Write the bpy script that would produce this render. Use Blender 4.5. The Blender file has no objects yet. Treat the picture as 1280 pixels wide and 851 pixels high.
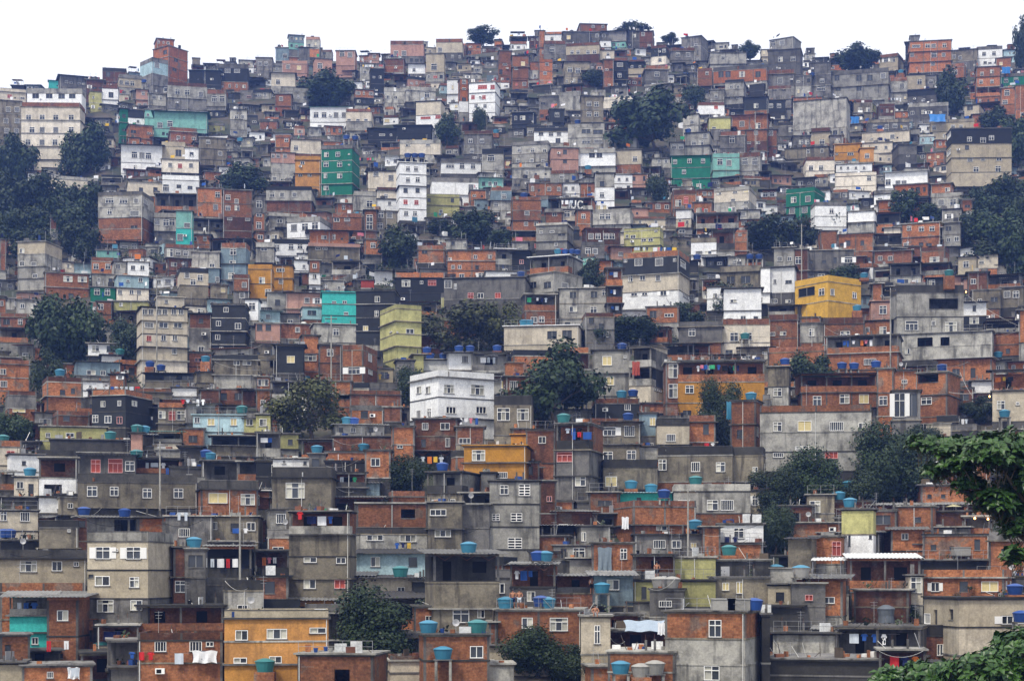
import bpy, math, random
from mathutils import Vector, Matrix
import bisect as _bis
RND = random.Random(11)
scene = bpy.context.scene
col = scene.collection
F, CX, HZ = 2200.0, 640.0, 720.0          # focal length, centre column and horizon row in photo pixels
# ------------------------------------------------------------------ terrain
PK = [(-200,-16),(60,-14),(100,-11),(125,-7.4),(155,0),(180,9.8),(215,21.5),(262,38),(315,60),(385,91),(450,127),(495,148.5),(520,155),(560,150),(700,60),(1200,-60),(3000,-80)]
WS = 1.22                                  # metres per layout unit
PK = [(a*WS, b*WS) for a, b in PK]
SK = [(-200,125),(0,125),(100,115),(200,100),(330,90),(450,85),(550,73),(650,61),(760,52),(850,62),(950,76),(1050,88),(1150,85),(1280,76),(1500,76)]
def lerp(T, x):
    if x <= T[0][0]: return T[0][1]
    for (a, b), (c, d) in zip(T, T[1:]):
        if x <= c: return b+(d-b)*(x-a)/(c-a)
    return T[-1][1]
def ground(x, y):
    z = lerp(PK, y)
    if z > 0 and y > 1:
        z *= (720-lerp(SK, CX+F*x/y))/660.0
    return z
def depth_of(px, row):                      # distance at which the ground shows at a pixel of the photo
    best, a, b = None, 60.0*WS, 512.0*WS
    def r(Y): return HZ-F*ground((px-CX)*Y/F, Y)/Y
    if row <= r(b): return b
    for _ in range(40):
        m = (a+b)/2
        if r(m) > row: a = m
        else: b = m
    return (a+b)/2
# ------------------------------------------------------------------ materials
def new_mat(name):
    m = bpy.data.materials.new(name); m.use_nodes = True
    nt = m.node_tree; bs = nt.nodes['Principled BSDF']
    return m, nt, bs
def nd(nt, t, **k):
    n = nt.nodes.new(t)
    for a, v in k.items(): setattr(n, a, v)
    return n
def math_n(nt, op, a, b=None, clamp=False):
    n = nd(nt, 'ShaderNodeMath', operation=op); n.use_clamp = clamp
    for i, v in enumerate((a, b)):
        if v is None: continue
        if isinstance(v, (int, float)): n.inputs[i].default_value = v
        else: nt.links.new(v, n.inputs[i])
    return n.outputs[0]
def mixc(nt, fac, a, b, mode='MIX'):
    n = nd(nt, 'ShaderNodeMix', data_type='RGBA', blend_type=mode)
    for i, v in ((0, fac), (6, a), (7, b)):
        if isinstance(v, (int, float)): n.inputs[i].default_value = v
        elif isinstance(v, tuple): n.inputs[i].default_value = (*v, 1)
        else: nt.links.new(v, n.inputs[i])
    return n.outputs[2]
def ramp(nt, src, a, b):
    n = nd(nt, 'ShaderNodeMapRange'); n.inputs[1].default_value = a; n.inputs[2].default_value = b; n.clamp = True
    nt.links.new(src, n.inputs[0]); return n.outputs[0]
def noise(nt, vec, scale, detail=3, rough=.55):
    n = nd(nt, 'ShaderNodeTexNoise'); n.inputs['Scale'].default_value = scale; n.inputs['Detail'].default_value = detail; n.inputs['Roughness'].default_value = rough
    nt.links.new(vec, n.inputs['Vector']); return n.outputs['Fac']
def wall_mat(name, base, dirt=.5, dirtcol=(.035,.033,.03), brick=False, vary=.35, hue=None, rough=.9):
    m, nt, bs = new_mat(name)
    geo = nd(nt, 'ShaderNodeNewGeometry').outputs['Position']
    uv = nd(nt, 'ShaderNodeUVMap').outputs[0]
    at = nd(nt, 'ShaderNodeAttribute', attribute_name='tint').outputs['Fac']
    v = math_n(nt, 'ADD', math_n(nt, 'MULTIPLY', at, 2*vary), 1-vary)
    cc = mixc(nt, 1.0, base, (1,1,1), 'MULTIPLY')
    if hue: cc = mixc(nt, at, base, hue)
    if brick:
        bt = nd(nt, 'ShaderNodeTexBrick'); nt.links.new(uv, bt.inputs['Vector'])
        bt.inputs['Scale'].default_value = 1.0; bt.inputs['Brick Width'].default_value = .34; bt.inputs['Row Height'].default_value = .21
        bt.inputs['Mortar Size'].default_value = .018; bt.inputs['Bias'].default_value = -.1
        bt.inputs['Color1'].default_value = (1.15,1.12,1.1,1); bt.inputs['Color2'].default_value = (.58,.50,.46,1); bt.inputs['Mortar'].default_value = (.75,.95,1.05,1)
        cc = mixc(nt, .8, cc, bt.outputs['Color'], 'MULTIPLY')
        n0 = noise(nt, geo, .42, 4, .6); cc = mixc(nt, math_n(nt, 'MULTIPLY', ramp(nt, n0, .57, .63), .75), cc, (.22,.185,.15))
        n9 = noise(nt, geo, 5.0, 2); cc = mixc(nt, ramp(nt, n9, .35, .75), cc, mixc(nt, 1.0, cc, (.6,.52,.5), 'MULTIPLY'))
    vm = nd(nt, 'ShaderNodeVectorMath', operation='SCALE'); nt.links.new(cc, vm.inputs[0]); nt.links.new(v, vm.inputs['Scale'])
    cc = vm.outputs[0]
    # patches, fine grain, rain streaks
    n1 = noise(nt, geo, .45, 5, .65); cc = mixc(nt, math_n(nt, 'MULTIPLY', ramp(nt, n1, .45, .66), dirt), cc, dirtcol)
    mp = nd(nt, 'ShaderNodeMapping'); mp.inputs['Scale'].default_value = (1.15, .13, 1); nt.links.new(uv, mp.inputs[0])
    off = nd(nt, 'ShaderNodeVectorMath', operation='ADD'); nt.links.new(mp.outputs[0], off.inputs[0])
    cm = nd(nt, 'ShaderNodeCombineXYZ'); nt.links.new(math_n(nt, 'MULTIPLY', at, 93.0), cm.inputs[2]); nt.links.new(cm.outputs[0], off.inputs[1])
    n2 = noise(nt, off.outputs[0], 1.0, 4, .6); cc = mixc(nt, math_n(nt, 'MULTIPLY', ramp(nt, n2, .53, .66), dirt), cc, dirtcol)
    nb_ = noise(nt, geo, 1.3, 4, .7); cc = mixc(nt, 1.0, cc, mixc(nt, ramp(nt, nb_, .3, .7), (.8,.8,.81), (1.12,1.12,1.1)), 'MULTIPLY')
    n3 = noise(nt, geo, 6.0, 3, .6); cc = mixc(nt, 1.0, cc, mixc(nt, ramp(nt, n3, .3, .7), (.8,.8,.8), (1.12,1.12,1.12)), 'MULTIPLY')
    nt.links.new(cc, bs.inputs['Base Color']); bs.inputs['Roughness'].default_value = rough
    bs.inputs['Specular IOR Level'].default_value = .2
    return m
W = {
 'b': wall_mat('brick', (0.3744,0.1612,0.078), .4, brick=True, vary=.35, hue=(.43,.175,.075), dirtcol=(.05,.03,.025)),
 'B': wall_mat('dark_brick', (0.171,0.0747,0.0414), .5, brick=True, vary=.35, hue=(.29,.125,.07), dirtcol=(.03,.022,.02)),
 'q': wall_mat('orange_brick', (.47,.16,.05), .25, brick=True, vary=.2, hue=(.48,.19,.08), dirtcol=(.07,.045,.035)),
 'g': wall_mat('grey_render', (0.1657,0.1579,0.146), .72, vary=.4),
 'd': wall_mat('stained_concrete', (0.0578,0.0544,0.04896), .75, vary=.4, dirtcol=(.022,.022,.02)),
 'l': wall_mat('light_render', (0.3672,0.3534,0.3121), .7, vary=.3, dirtcol=(.06,.057,.05)),
 'w': wall_mat('white_paint', (.80,.80,.78), .12, vary=.14, dirtcol=(.13,.125,.11)),
 'c': wall_mat('cream_paint', (0.4816,0.4128,0.2924), .3, vary=.2, hue=(.66,.60,.5), dirtcol=(.10,.085,.06)),
 'y': wall_mat('olive_yellow_paint', (.40,.38,.16), .35, vary=.25, dirtcol=(.06,.055,.03)),
 'Y': wall_mat('yellow_paint', (0.612,0.36,0.054), .22, vary=.06, dirtcol=(.2,.12,.04)),
 'o': wall_mat('ochre_paint', (.50,.24,.03), .36, vary=.15, hue=(.5,.24,.07), dirtcol=(.12,.07,.035)),
 'k': wall_mat('charcoal_render', (.028,.030,.032), .3, vary=.3, dirtcol=(.015,.015,.017)),
 't': wall_mat('turquoise_paint', (0.048,0.416,0.368), .15, vary=.12, dirtcol=(.06,.2,.19)),
 'm': wall_mat('mint_paint', (.20,.42,.36), .35, vary=.15, dirtcol=(.09,.15,.13)),
 'G': wall_mat('green_paint', (.012,.135,.08), .15, vary=.12, dirtcol=(.01,.07,.05)),
 'z': wall_mat('blue_grey_paint', (.17,.23,.26), .4, vary=.25),
 'u': wall_mat('pale_blue_paint', (0.3825,0.527,0.561), .35, vary=.12, dirtcol=(.11,.13,.13)),
 'p': wall_mat('salmon_paint', (.43,.25,.19), .35, vary=.15, dirtcol=(.13,.08,.06)),
 'v': wall_mat('tan_render', (0.2318,0.2029,0.149), .75, vary=.3, dirtcol=(.045,.04,.034)),
 'R': wall_mat('red_paint', (.3,.05,.035), .4, vary=.2, dirtcol=(.1,.03,.025)),
}
def plain(name, c, rough=.6, spec=.4, vary=.2, n=.25, metal=0):
    m, nt, bs = new_mat(name)
    geo = nd(nt, 'ShaderNodeNewGeometry').outputs['Position']
    at = nd(nt, 'ShaderNodeAttribute', attribute_name='tint').outputs['Fac']
    n1 = noise(nt, geo, 3.0, 3)
    k = math_n(nt, 'ADD', math_n(nt, 'ADD', math_n(nt, 'MULTIPLY', at, 2*vary), math_n(nt, 'MULTIPLY', n1, 2*n)), 1-vary-n)
    vm = nd(nt, 'ShaderNodeVectorMath', operation='SCALE'); vm.inputs[0].default_value = c; nt.links.new(k, vm.inputs['Scale'])
    nt.links.new(vm.outputs[0], bs.inputs['Base Color'])
    bs.inputs['Roughness'].default_value = rough; bs.inputs['Specular IOR Level'].default_value = spec; bs.inputs['Metallic'].default_value = metal
    return m
M = {
 'frame': plain('window_frame', (.8,.79,.75), .5, vary=.12, n=.1),
 'glass': plain('window_glass', (.028,.032,.038), .15, .5, vary=.7, n=.2),
 'curtain': plain('curtained_pane', (.38,.37,.31), .6, vary=.5, n=.3),
 'ypane': plain('yellow_shutter', (.56,.46,.22), .6, vary=.15),
 'rpane': plain('red_shutter', (.32,.055,.03), .6, vary=.25),
 'ppane': plain('pink_frame', (.7,.35,.33), .6),
 'gpane': plain('grey_pane', (.2,.22,.23), .4, vary=.3),
 'dark': plain('dark_interior', (0.012,0.0114,0.0108), .9, .1),  # near-black stands in for shade inside openings; also plain black parts
 'pipe': plain('white_pipe', (0.56,0.552,0.512), .4, vary=.1),
 'conc': W['g'], 
 'sheet_l': wall_mat('fibre_cement_sheet', (0.1951,0.1915,0.1806), .55, vary=.3, rough=.8),
 'sheet_k': wall_mat('dark_roof_sheet', (0.0525,0.049,0.0476), .5, vary=.4, rough=.8),
 'sheet_w': wall_mat('pale_roof_sheet', (.68,.69,.68), .2, vary=.15, dirtcol=(.2,.19,.17), rough=.6),
 'blue': plain('blue_plastic', (0.0153,0.05525,0.221), .4, vary=.2, n=.1),
 'cyan': plain('light_blue_plastic', (0.04,0.184,0.28), .4, vary=.15, n=.1),
 'teal': plain('teal_plastic', (0.032,0.16,0.16), .4, vary=.2, n=.1),
 'asb': plain('grey_fibre_cement', (0.272,0.2635,0.238), .85, vary=.2, n=.3),
 'steel_tank': plain('dark_grey_plastic', (.10,.115,.13), .5, vary=.1),
 'metal': plain('grey_metal', (.35,.35,.35), .45, vary=.2, metal=.4),
 'rust': plain('rusty_steel', (.16,.06,.03), .7, vary=.2),
 'dish': plain('satellite_dish', (0.35,0.35,0.35), .5),
 'tarp': plain('blue_tarpaulin', (.02,.16,.45), .5, vary=.1),
 'skin': plain('skin', (.32,.14,.07), .5, vary=0, n=.05),
 'hair': plain('dark_hair', (.012,.01,.009), .6, vary=0),
 'bark': plain('bark', (.09,.07,.05), .9, .1, vary=.2, n=.4),
}
CLOTH = [('white_cloth',(.75,.75,.75),9),('pale_cloth',(.55,.6,.65),4),('blue_cloth',(.03,.09,.32),4),('navy_cloth',(.015,.02,.08),3),('red_cloth',(.5,.03,.03),3),('pink_cloth',(.65,.2,.25),1),('yellow_cloth',(.7,.45,.05),1),('black_cloth',(.015,.015,.017),2),('green_cloth',(.05,.35,.15),1),('orange_cloth',(.6,.17,.03),1)]
CM = []
for n_, c_, w_ in CLOTH: CM += [plain(n_, c_, .9, .1, vary=.1, n=.15)]*w_
def leaf_mat(name, c1, c2, spec=.25, rough=.55):
    m, nt, bs = new_mat(name)
    at = nd(nt, 'ShaderNodeAttribute', attribute_name='tint').outputs['Fac']
    oi = nd(nt, 'ShaderNodeObjectInfo').outputs['Random']
    cc = mixc(nt, at, c1, c2)
    k = math_n(nt, 'ADD', math_n(nt, 'MULTIPLY', oi, .5), .75)
    vm = nd(nt, 'ShaderNodeVectorMath', operation='SCALE'); nt.links.new(cc, vm.inputs[0]); nt.links.new(k, vm.inputs['Scale'])
    nt.links.new(vm.outputs[0], bs.inputs['Base Color']); bs.inputs['Roughness'].default_value = rough; bs.inputs['Specular IOR Level'].default_value = spec
    return m
LEAF = {'d': leaf_mat('dark_leaves', (.010,.024,.008), (.030,.050,.014)), 'o': leaf_mat('leaves', (.011,.026,.009), (.034,.056,.016)),
        's': leaf_mat('shrub_leaves', (.012,.026,.011), (.036,.056,.018)), 'y': leaf_mat('olive_leaves', (.035,.046,.014), (.085,.09,.026)),
        'n': leaf_mat('glossy_leaves', (.009,.034,.008), (.045,.105,.014), .4, .42)}
# ground
gm, nt, bs = new_mat('hillside_earth')
geo = nd(nt, 'ShaderNodeNewGeometry').outputs['Position']
cc = mixc(nt, ramp(nt, noise(nt, geo, .15, 5), .4, .6), (.035,.045,.022), (.09,.07,.05))
cc = mixc(nt, ramp(nt, noise(nt, geo, 1.5, 4), .3, .7), mixc(nt, 1.0, cc, (.5,.5,.5), 'MULTIPLY'), cc)
nt.links.new(cc, bs.inputs['Base Color']); bs.inputs['Roughness'].default_value = 1
# ------------------------------------------------------------------ mesh buffer
class Buf:
    def __init__(s, mx=None): s.v=[]; s.f=[]; s.m=[]; s.t=[]; s.uv=[]; s.mats=[]; s.ix={}; s.mx=mx; s.tint=.5
    def mi(s, mat):
        k = mat.name
        if k not in s.ix: s.ix[k]=len(s.mats); s.mats.append(mat)
        return s.ix[k]
    def quad(s, a, b, c, d, mat, uv=None):
        n=len(s.v)
        if s.mx: 
            mx=s.mx; s.v += [tuple(mx@Vector(p)) for p in (a,b,c,d)]
        else: s.v += [a,b,c,d]
        s.f.append((n,n+1,n+2,n+3)); s.m.append(s.mi(mat)); s.t.append(s.tint)
        s.uv += uv or ((0,0),(1,0),(1,1),(0,1))
    def poly(s, pts, mat):
        n=len(s.v); s.v += [tuple(s.mx@Vector(p)) for p in pts] if s.mx else list(pts)
        s.f.append(tuple(range(n,n+len(pts)))); s.m.append(s.mi(mat)); s.t.append(s.tint); s.uv += [(p[0],p[2]) for p in pts]
    def box(s, x0,x1,y0,y1,z0,z1, mat, faces='fblrtu'):
        if 'f' in faces: s.quad((x0,y0,z0),(x1,y0,z0),(x1,y0,z1),(x0,y0,z1),mat,((x0,z0),(x1,z0),(x1,z1),(x0,z1)))
        if 'b' in faces: s.quad((x1,y1,z0),(x0,y1,z0),(x0,y1,z1),(x1,y1,z1),mat,((x0,z0),(x1,z0),(x1,z1),(x0,z1)))
        if 'l' in faces: s.quad((x0,y1,z0),(x0,y0,z0),(x0,y0,z1),(x0,y1,z1),mat,((y1,z0),(y0,z0),(y0,z1),(y1,z1)))
        if 'r' in faces: s.quad((x1,y0,z0),(x1,y1,z0),(x1,y1,z1),(x1,y0,z1),mat,((y0,z0),(y1,z0),(y1,z1),(y0,z1)))
        if 't' in faces: s.quad((x0,y0,z1),(x1,y0,z1),(x1,y1,z1),(x0,y1,z1),mat,((x0,y0),(x1,y0),(x1,y1),(x0,y1)))
        if 'u' in faces: s.quad((x0,y1,z0),(x1,y1,z0),(x1,y0,z0),(x0,y0,z0),mat,((x0,y0),(x1,y0),(x1,y1),(x0,y1)))
    def tube(s, p, q, r, mat, n=5, r2=None):
        p=Vector(p); q=Vector(q); d=(q-p).normalized(); a=d.orthogonal().normalized(); b=d.cross(a); r2=r if r2 is None else r2
        P=[p+(a*math.cos(6.2832*i/n)+b*math.sin(6.2832*i/n))*r for i in range(n)]
        Q=[q+(a*math.cos(6.2832*i/n)+b*math.sin(6.2832*i/n))*r2 for i in range(n)]
        for i in range(n):
            j=(i+1)%n; s.quad(tuple(P[i]),tuple(P[j]),tuple(Q[j]),tuple(Q[i]),mat)
    def lathe(s, prof, mat, n=14, c=(0,0,0)):
        for (r0,z0),(r1,z1) in zip(prof,prof[1:]):
            for i in range(n):
                a=6.28318*i/n; b=6.28318*(i+1)/n
                s.quad((c[0]+r0*math.cos(a),c[1]+r0*math.sin(a),c[2]+z0),(c[0]+r0*math.cos(b),c[1]+r0*math.sin(b),c[2]+z0),
                       (c[0]+r1*math.cos(b),c[1]+r1*math.sin(b),c[2]+z1),(c[0]+r1*math.cos(a),c[1]+r1*math.sin(a),c[2]+z1),mat)
    def mesh(s, name):
        me=bpy.data.meshes.new(name); me.from_pydata(s.v,[],s.f)
        for m in s.mats: me.materials.append(m)
        me.polygons.foreach_set('material_index', s.m)
        a=me.attributes.new('tint','FLOAT','FACE'); a.data.foreach_set('value', s.t)
        u=me.uv_layers.new(name='UVMap'); fl=[c for p in s.uv for c in p]; u.data.foreach_set('uv', fl)
        me.update(); return me
    def obj(s, name, parent=None):
        if not s.f: return None
        o=bpy.data.objects.new(name, s.mesh(name)); col.objects.link(o); o.parent=parent; return o
def empty(name, loc, rz=0):
    e=bpy.data.objects.new(name,None); e.location=loc; e.rotation_euler=(0,0,rz); e.empty_display_size=.5; col.objects.link(e); return e
def tag(o, label=None, cat=None, group=None, kind=None):
    if label: o['label']=label
    if cat: o['category']=cat
    if group: o['group']=group
    if kind: o['kind']=kind
# ------------------------------------------------------------------ facade with real openings; side = 'f','l','r'
def P3(side, u, d, z, Wd):      # u along face, d inward depth
    if side=='f': return (u, d, z)
    if side=='r': return (Wd-d, u, z)
    return (d, u, z)
def facade(buf, side, width, z0, z1, holes, mat, Wd, u0=0.0, inset=.2):
    us=sorted({u0,u0+width,*[h[0] for h in holes],*[h[1] for h in holes]}); zs=sorted({z0,z1,*[h[2] for h in holes],*[h[3] for h in holes]})
    flip = side=='l'
    def q(a,b,c,d,uv):
        if flip: buf.quad(b,a,d,c,mat,(uv[1],uv[0],uv[3],uv[2]))
        else: buf.quad(a,b,c,d,mat,uv)
    for i in range(len(us)-1):
        a,b=us[i],us[i+1]
        if b-a<1e-4: continue
        k=0
        while k<len(zs)-1:
            c=zs[k]; 
            def hol(k_): 
                mz=(zs[k_]+zs[k_+1])/2; mu=(a+b)/2
                return any(h[0]<mu<h[1] and h[2]<mz<h[3] for h in holes)
            if hol(k): k+=1; continue
            e=k
            while e+1<len(zs)-1 and not hol(e+1): e+=1
            d=zs[e+1]
            q(P3(side,a,0,c,Wd),P3(side,b,0,c,Wd),P3(side,b,0,d,Wd),P3(side,a,0,d,Wd),((a,c),(b,c),(b,d),(a,d)))
            k=e+1
    for h in holes:
        a,b,c,d=h[:4]; r=inset
        q(P3(side,a,0,c,Wd),P3(side,b,0,c,Wd),P3(side,b,r,c,Wd),P3(side,a,r,c,Wd),((a,c),(b,c),(b,c),(a,c)))
        q(P3(side,a,r,d,Wd),P3(side,b,r,d,Wd),P3(side,b,0,d,Wd),P3(side,a,0,d,Wd),((a,d),(b,d),(b,d),(a,d)))
        q(P3(side,a,0,c,Wd),P3(side,a,r,c,Wd),P3(side,a,r,d,Wd),P3(side,a,0,d,Wd),((a,c),(a,c),(a,d),(a,d)))
        q(P3(side,b,r,c,Wd),P3(side,b,0,c,Wd),P3(side,b,0,d,Wd),P3(side,b,r,d,Wd),((b,c),(b,c),(b,d),(b,d)))
WC={}
def window_shapes(w, h, t, fb, pb):
    """frame into fb, pane into pb; local frame: x 0..w, z 0..h, y=0 wall plane, into the wall = +y"""
    fm = M['ppane'] if t in 'rp' else M['frame']
    e=.055 if w>.8 else .045
    def bar(x0,x1,z0,z1,y0=-.03,y1=.1,m=None): fb.box(x0,x1,y0,y1,z0,z1,m or fm)
    if t in 'do':
        if t=='d': 
            pb.quad((0,.17,0),(w,.17,0),(w,.17,h),(0,.17,h),M['glass'])
            if w>1.1: bar(w/2-.025,w/2+.025,0,h,.1,.15,M['metal'])
            bar(-.05,w+.05,-.08,0,-.06,.1,M['conc'])
        else: bar(-.05,w+.05,-.08,0,-.06,.1,M['conc'])
        return
    bar(0,e,e,h-e); bar(w-e,w,e,h-e); bar(0,w,0,e); bar(0,w,h-e,h)
    bar(-.08,w+.08,-.07,-.003,-.09,.1,M['conc'])
    if t=='v':
        n=max(3,int(h/.28))
        for i in range(1,n): bar(e,w-e,h*i/n-.05,h*i/n+.05,-.02,.08)
        bar(w/2-.05,w/2+.05,e,h-e,-.025,.09)
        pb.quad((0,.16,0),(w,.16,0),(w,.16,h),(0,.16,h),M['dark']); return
    pm = {'y':M['ypane'],'r':M['rpane'],'p':M['glass'],'s':None}.get(t, M['glass'])
    if t in ('y',): 
        pb.quad((e,.05,e),(w-e,.05,e),(w-e,.05,h-e),(e,.05,h-e),pm)
        bar(w/2-.03,w/2+.03,e,h-e); return
    if t=='b' or (t in 'ns' and RND.random()<.22):      # grille of upright bars over a dark opening
        n=max(3,int(w/.22))
        for i in range(1,n): bar(w*i/n-.018,w*i/n+.018,e,h-e,.0,.03)
        pb.quad((0,.16,0),(w,.16,0),(w,.16,h),(0,.16,h),M['glass']); return
    tr = h*.68 if h>1.0 else None
    if tr: bar(e,w-e,tr-.035,tr+.035)
    n = 2 if w<1.5 else (3 if w<2.4 else 4)
    for i in range(1,n): bar(w*i/n-.025,w*i/n+.025,e,(tr or h-e)-.035)
    if tr and n==2: bar(w/2-.03,w/2+.03,tr+.035,h-e)
    if t=='s':   # sliding sashes half curtained, half dark
        k=RND.random()
        for i in range(n):
            m = M['curtain'] if (i+(k>.5))%2==0 and k<.75 else M['glass']
            pb.quad((w*i/n,.08,0),(w*(i+1)/n,.08,0),(w*(i+1)/n,.08,h),(w*i/n,.08,h),m)
        if k>.88 and w<2:   # open leaves folded back on the wall
            bar(-w*.42,-.01,.05,h-.05,-.05,-.01); bar(w+.01,w+w*.42,.05,h-.05,-.05,-.01)
    else:
        pb.quad((0,.1,0),(w,.1,0),(w,.1,h),(0,.1,h),pm)
def win_mx(side, u, z, Wd, w):
    if side=='f': return Matrix.Translation((u,0,z))
    if side=='r': return Matrix.Translation((Wd,u,z))@Matrix.Rotation(math.pi/2,4,'Z')
    return Matrix.Translation((0,u+w,z))@Matrix.Rotation(-math.pi/2,4,'Z')
def put_window(side,u,z,w,h,t,Wd,root,mass):
    if mass is not None:
        old=mass.mx; mass.mx=root@win_mx(side,u,z,Wd,w); mass.tint=RND.random(); window_shapes(w,h,t,mass,mass); mass.mx=old; return
    key=(round(w,1),round(h,1),t,RND.randrange(3))
    if key not in WC:
        fb,pb=Buf(),Buf(); fb.tint=RND.random(); pb.tint=RND.random(); window_shapes(w,h,t,fb,pb)
        WC[key]=(fb.mesh('window') if fb.f else None, pb.mesh('pane') if pb.f else None)
    fm,pm=WC[key]
    o=bpy.data.objects.new('window',fm); col.objects.link(o); o.parent=root; o.matrix_local=win_mx(side,u,z,Wd,w)@Matrix.Diagonal((w/max(key[0],.1),1,h/max(key[1],.1),1))
    if pm: p=bpy.data.objects.new('pane',pm); col.objects.link(p); p.parent=o
ROOFM={'k':M['sheet_k'],'l':M['sheet_l'],'g':M['sheet_l'],'w':M['sheet_w'],'d':M['sheet_k'],'B':W['B'],'b':W['b'],'m':W['m'],'G':W['G'],'u':W['u'],'z':M['sheet_l']}
def sheet_roof(buf, x0,x1,y0,y1,z,rise,mat):
    n=max(2,int((x1-x0)/.36)*2); t=.03
    pts=[]
    for i in range(n+1):
        x=x0+(x1-x0)*i/n; a=.035 if i%2 else -.035
        pts.append((x,a))
    for (xa,aa),(xb,ab) in zip(pts,pts[1:]):
        buf.quad((xa,y0,z+aa),(xb,y0,z+ab),(xb,y1,z+rise+ab),(xa,y1,z+rise+aa),mat,((xa,y0),(xb,y0),(xb,y1),(xa,y1)))
        buf.quad((xa,y1,z+rise+aa-t),(xb,y1,z+rise+ab-t),(xb,y0,z+ab-t),(xa,y0,z+aa-t),mat,((xa,y0),(xb,y0),(xb,y1),(xa,y1)))
        buf.quad((xa,y0,z+aa-t),(xb,y0,z+ab-t),(xb,y0,z+ab),(xa,y0,z+aa),mat,((xa,0),(xb,0),(xb,.1),(xa,.1)))
        buf.quad((xb,y1,z+rise+ab-t),(xa,y1,z+rise+aa-t),(xa,y1,z+rise+aa),(xb,y1,z+rise+ab),mat,((xa,0),(xb,0),(xb,.1),(xa,.1)))
    for x,a,s in ((x0,pts[0][1],0),(x1,pts[-1][1],1)):
        buf.quad((x,y0,z+a-t),(x,y0,z+a),(x,y1,z+rise+a),(x,y1,z+rise+a-t),mat)
def body_color(c): return W[{'T':'b','O':'g','U':'d'}.get(c,c)]
# ------------------------------------------------------------------ house specs
def frame_of(S):
    """turn the pixel description into a placed box: origin, angle, width, length, heights"""
    x0,x1,yt,yb,c=S['x0'],S['x1'],S['yt'],S['yb'],S['c']
    n=len(S['st']); pf=.32 if S['roof'][0]=='P' else (.12 if S['roof'][0]=='S' else 0)
    sp=(yb-yt)/(n+pf)
    xm = c if c is not None else (x0+x1)/2
    D=S.get('D') or depth_of(xm, yb+.85*sp)
    s=F/D; a=math.atan2((xm-CX),F)
    L=S.get('L') or min(9.0,max(4.5,(x1-x0)/s*RND.uniform(.8,1.3)))
    if c is None:
        al=-a+S.get('yaw',RND.uniform(-.13,.13)); C=Vector(((xm-CX)*D/F,D)); u=Vector((math.cos(al),math.sin(al)))
        def along(px): k=(px-CX)/F; return (C.x-k*C.y)/(k*u.y-u.x)
        ta,tb=along(x0),along(x1); O=C+u*ta; Wd=tb-ta; near='f'
    else:
        right = (x1-c) < (c-x0)          # the narrow face is the side
        sp_=(x1-c) if right else (c-x0)
        d=math.asin(min(.72,max(.2,sp_/(s*8.0)))); al=-a-d if right else -a+d
        u=Vector((math.cos(al),math.sin(al))); nb=Vector((-u.y,u.x)); C=Vector(((c-CX)*D/F,D))
        def cut(px,dr): k=(px-CX)/F; return (C.x-k*C.y)/(k*dr.y-dr.x)
        if right: Wd=-cut(x0,u); O=C-u*Wd; L=cut(x1,nb)
        else: Wd=cut(x1,u); O=C; L=cut(x0,nb)
        L=min(max(L,2.0),22.0); Wd=min(max(Wd,1.5),30.0); near='r' if right else 'l'
        if right: O=C-u*Wd
    u=Vector((math.cos(al),math.sin(al))); nb=Vector((-u.y,u.x))
    zt=(HZ-yt)*D/F; sh=sp*D/F; zb=(HZ-yb)*D/F
    roofz=zt-pf*sh
    g0=min(ground(*(O)),ground(*(O+u*Wd)))-.4
    if c is None and 'L' not in S:
        while L>3 and ground(*(O+u*Wd*.5+nb*L))>roofz-1.2: L*=.85
    S.update(D=D,s=s,al=al,u=u,nb=nb,O=O,Wd=Wd,L=L,zt=zt,sh=sh,zb=zb,roofz=roofz,g0=g0,near=near,n=n,pf=pf,C=C,xm=xm)
    return S
def auto_windows(S, side, width, z0, sh, color, dens=1.0):
    out=[]; s_=min(sh,3.0)
    if width<1.8: return out
    n=int(width/ RND.uniform(2.1,3.4)*dens*(1.45 if S['D']>330 else 1.1)+.4)
    if color=='d' : n=0
    for i in range(n):
        if RND.random()<.12: continue
        w=min(RND.choice((.6,.8,1.0,1.2,1.6)),width/n*.7); h=min(RND.choice((.6,.85,1.0,1.15)), sh*.5); u=width*(i+.5)/n-w/2+RND.uniform(-.2,.2)
        if u<.25 or u+w>width-.25: continue
        t=RND.choices('nsdygrpvb',(3,4,5,.6,0,.15,.25,.3,1.5))[0]
        if t=='g': t='n'
        if RND.random()<.1: w,h=.5,.45; t='d'
        out.append((u,u+w,z0+sh*.36,z0+sh*.36+h,t))
    return out
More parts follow.
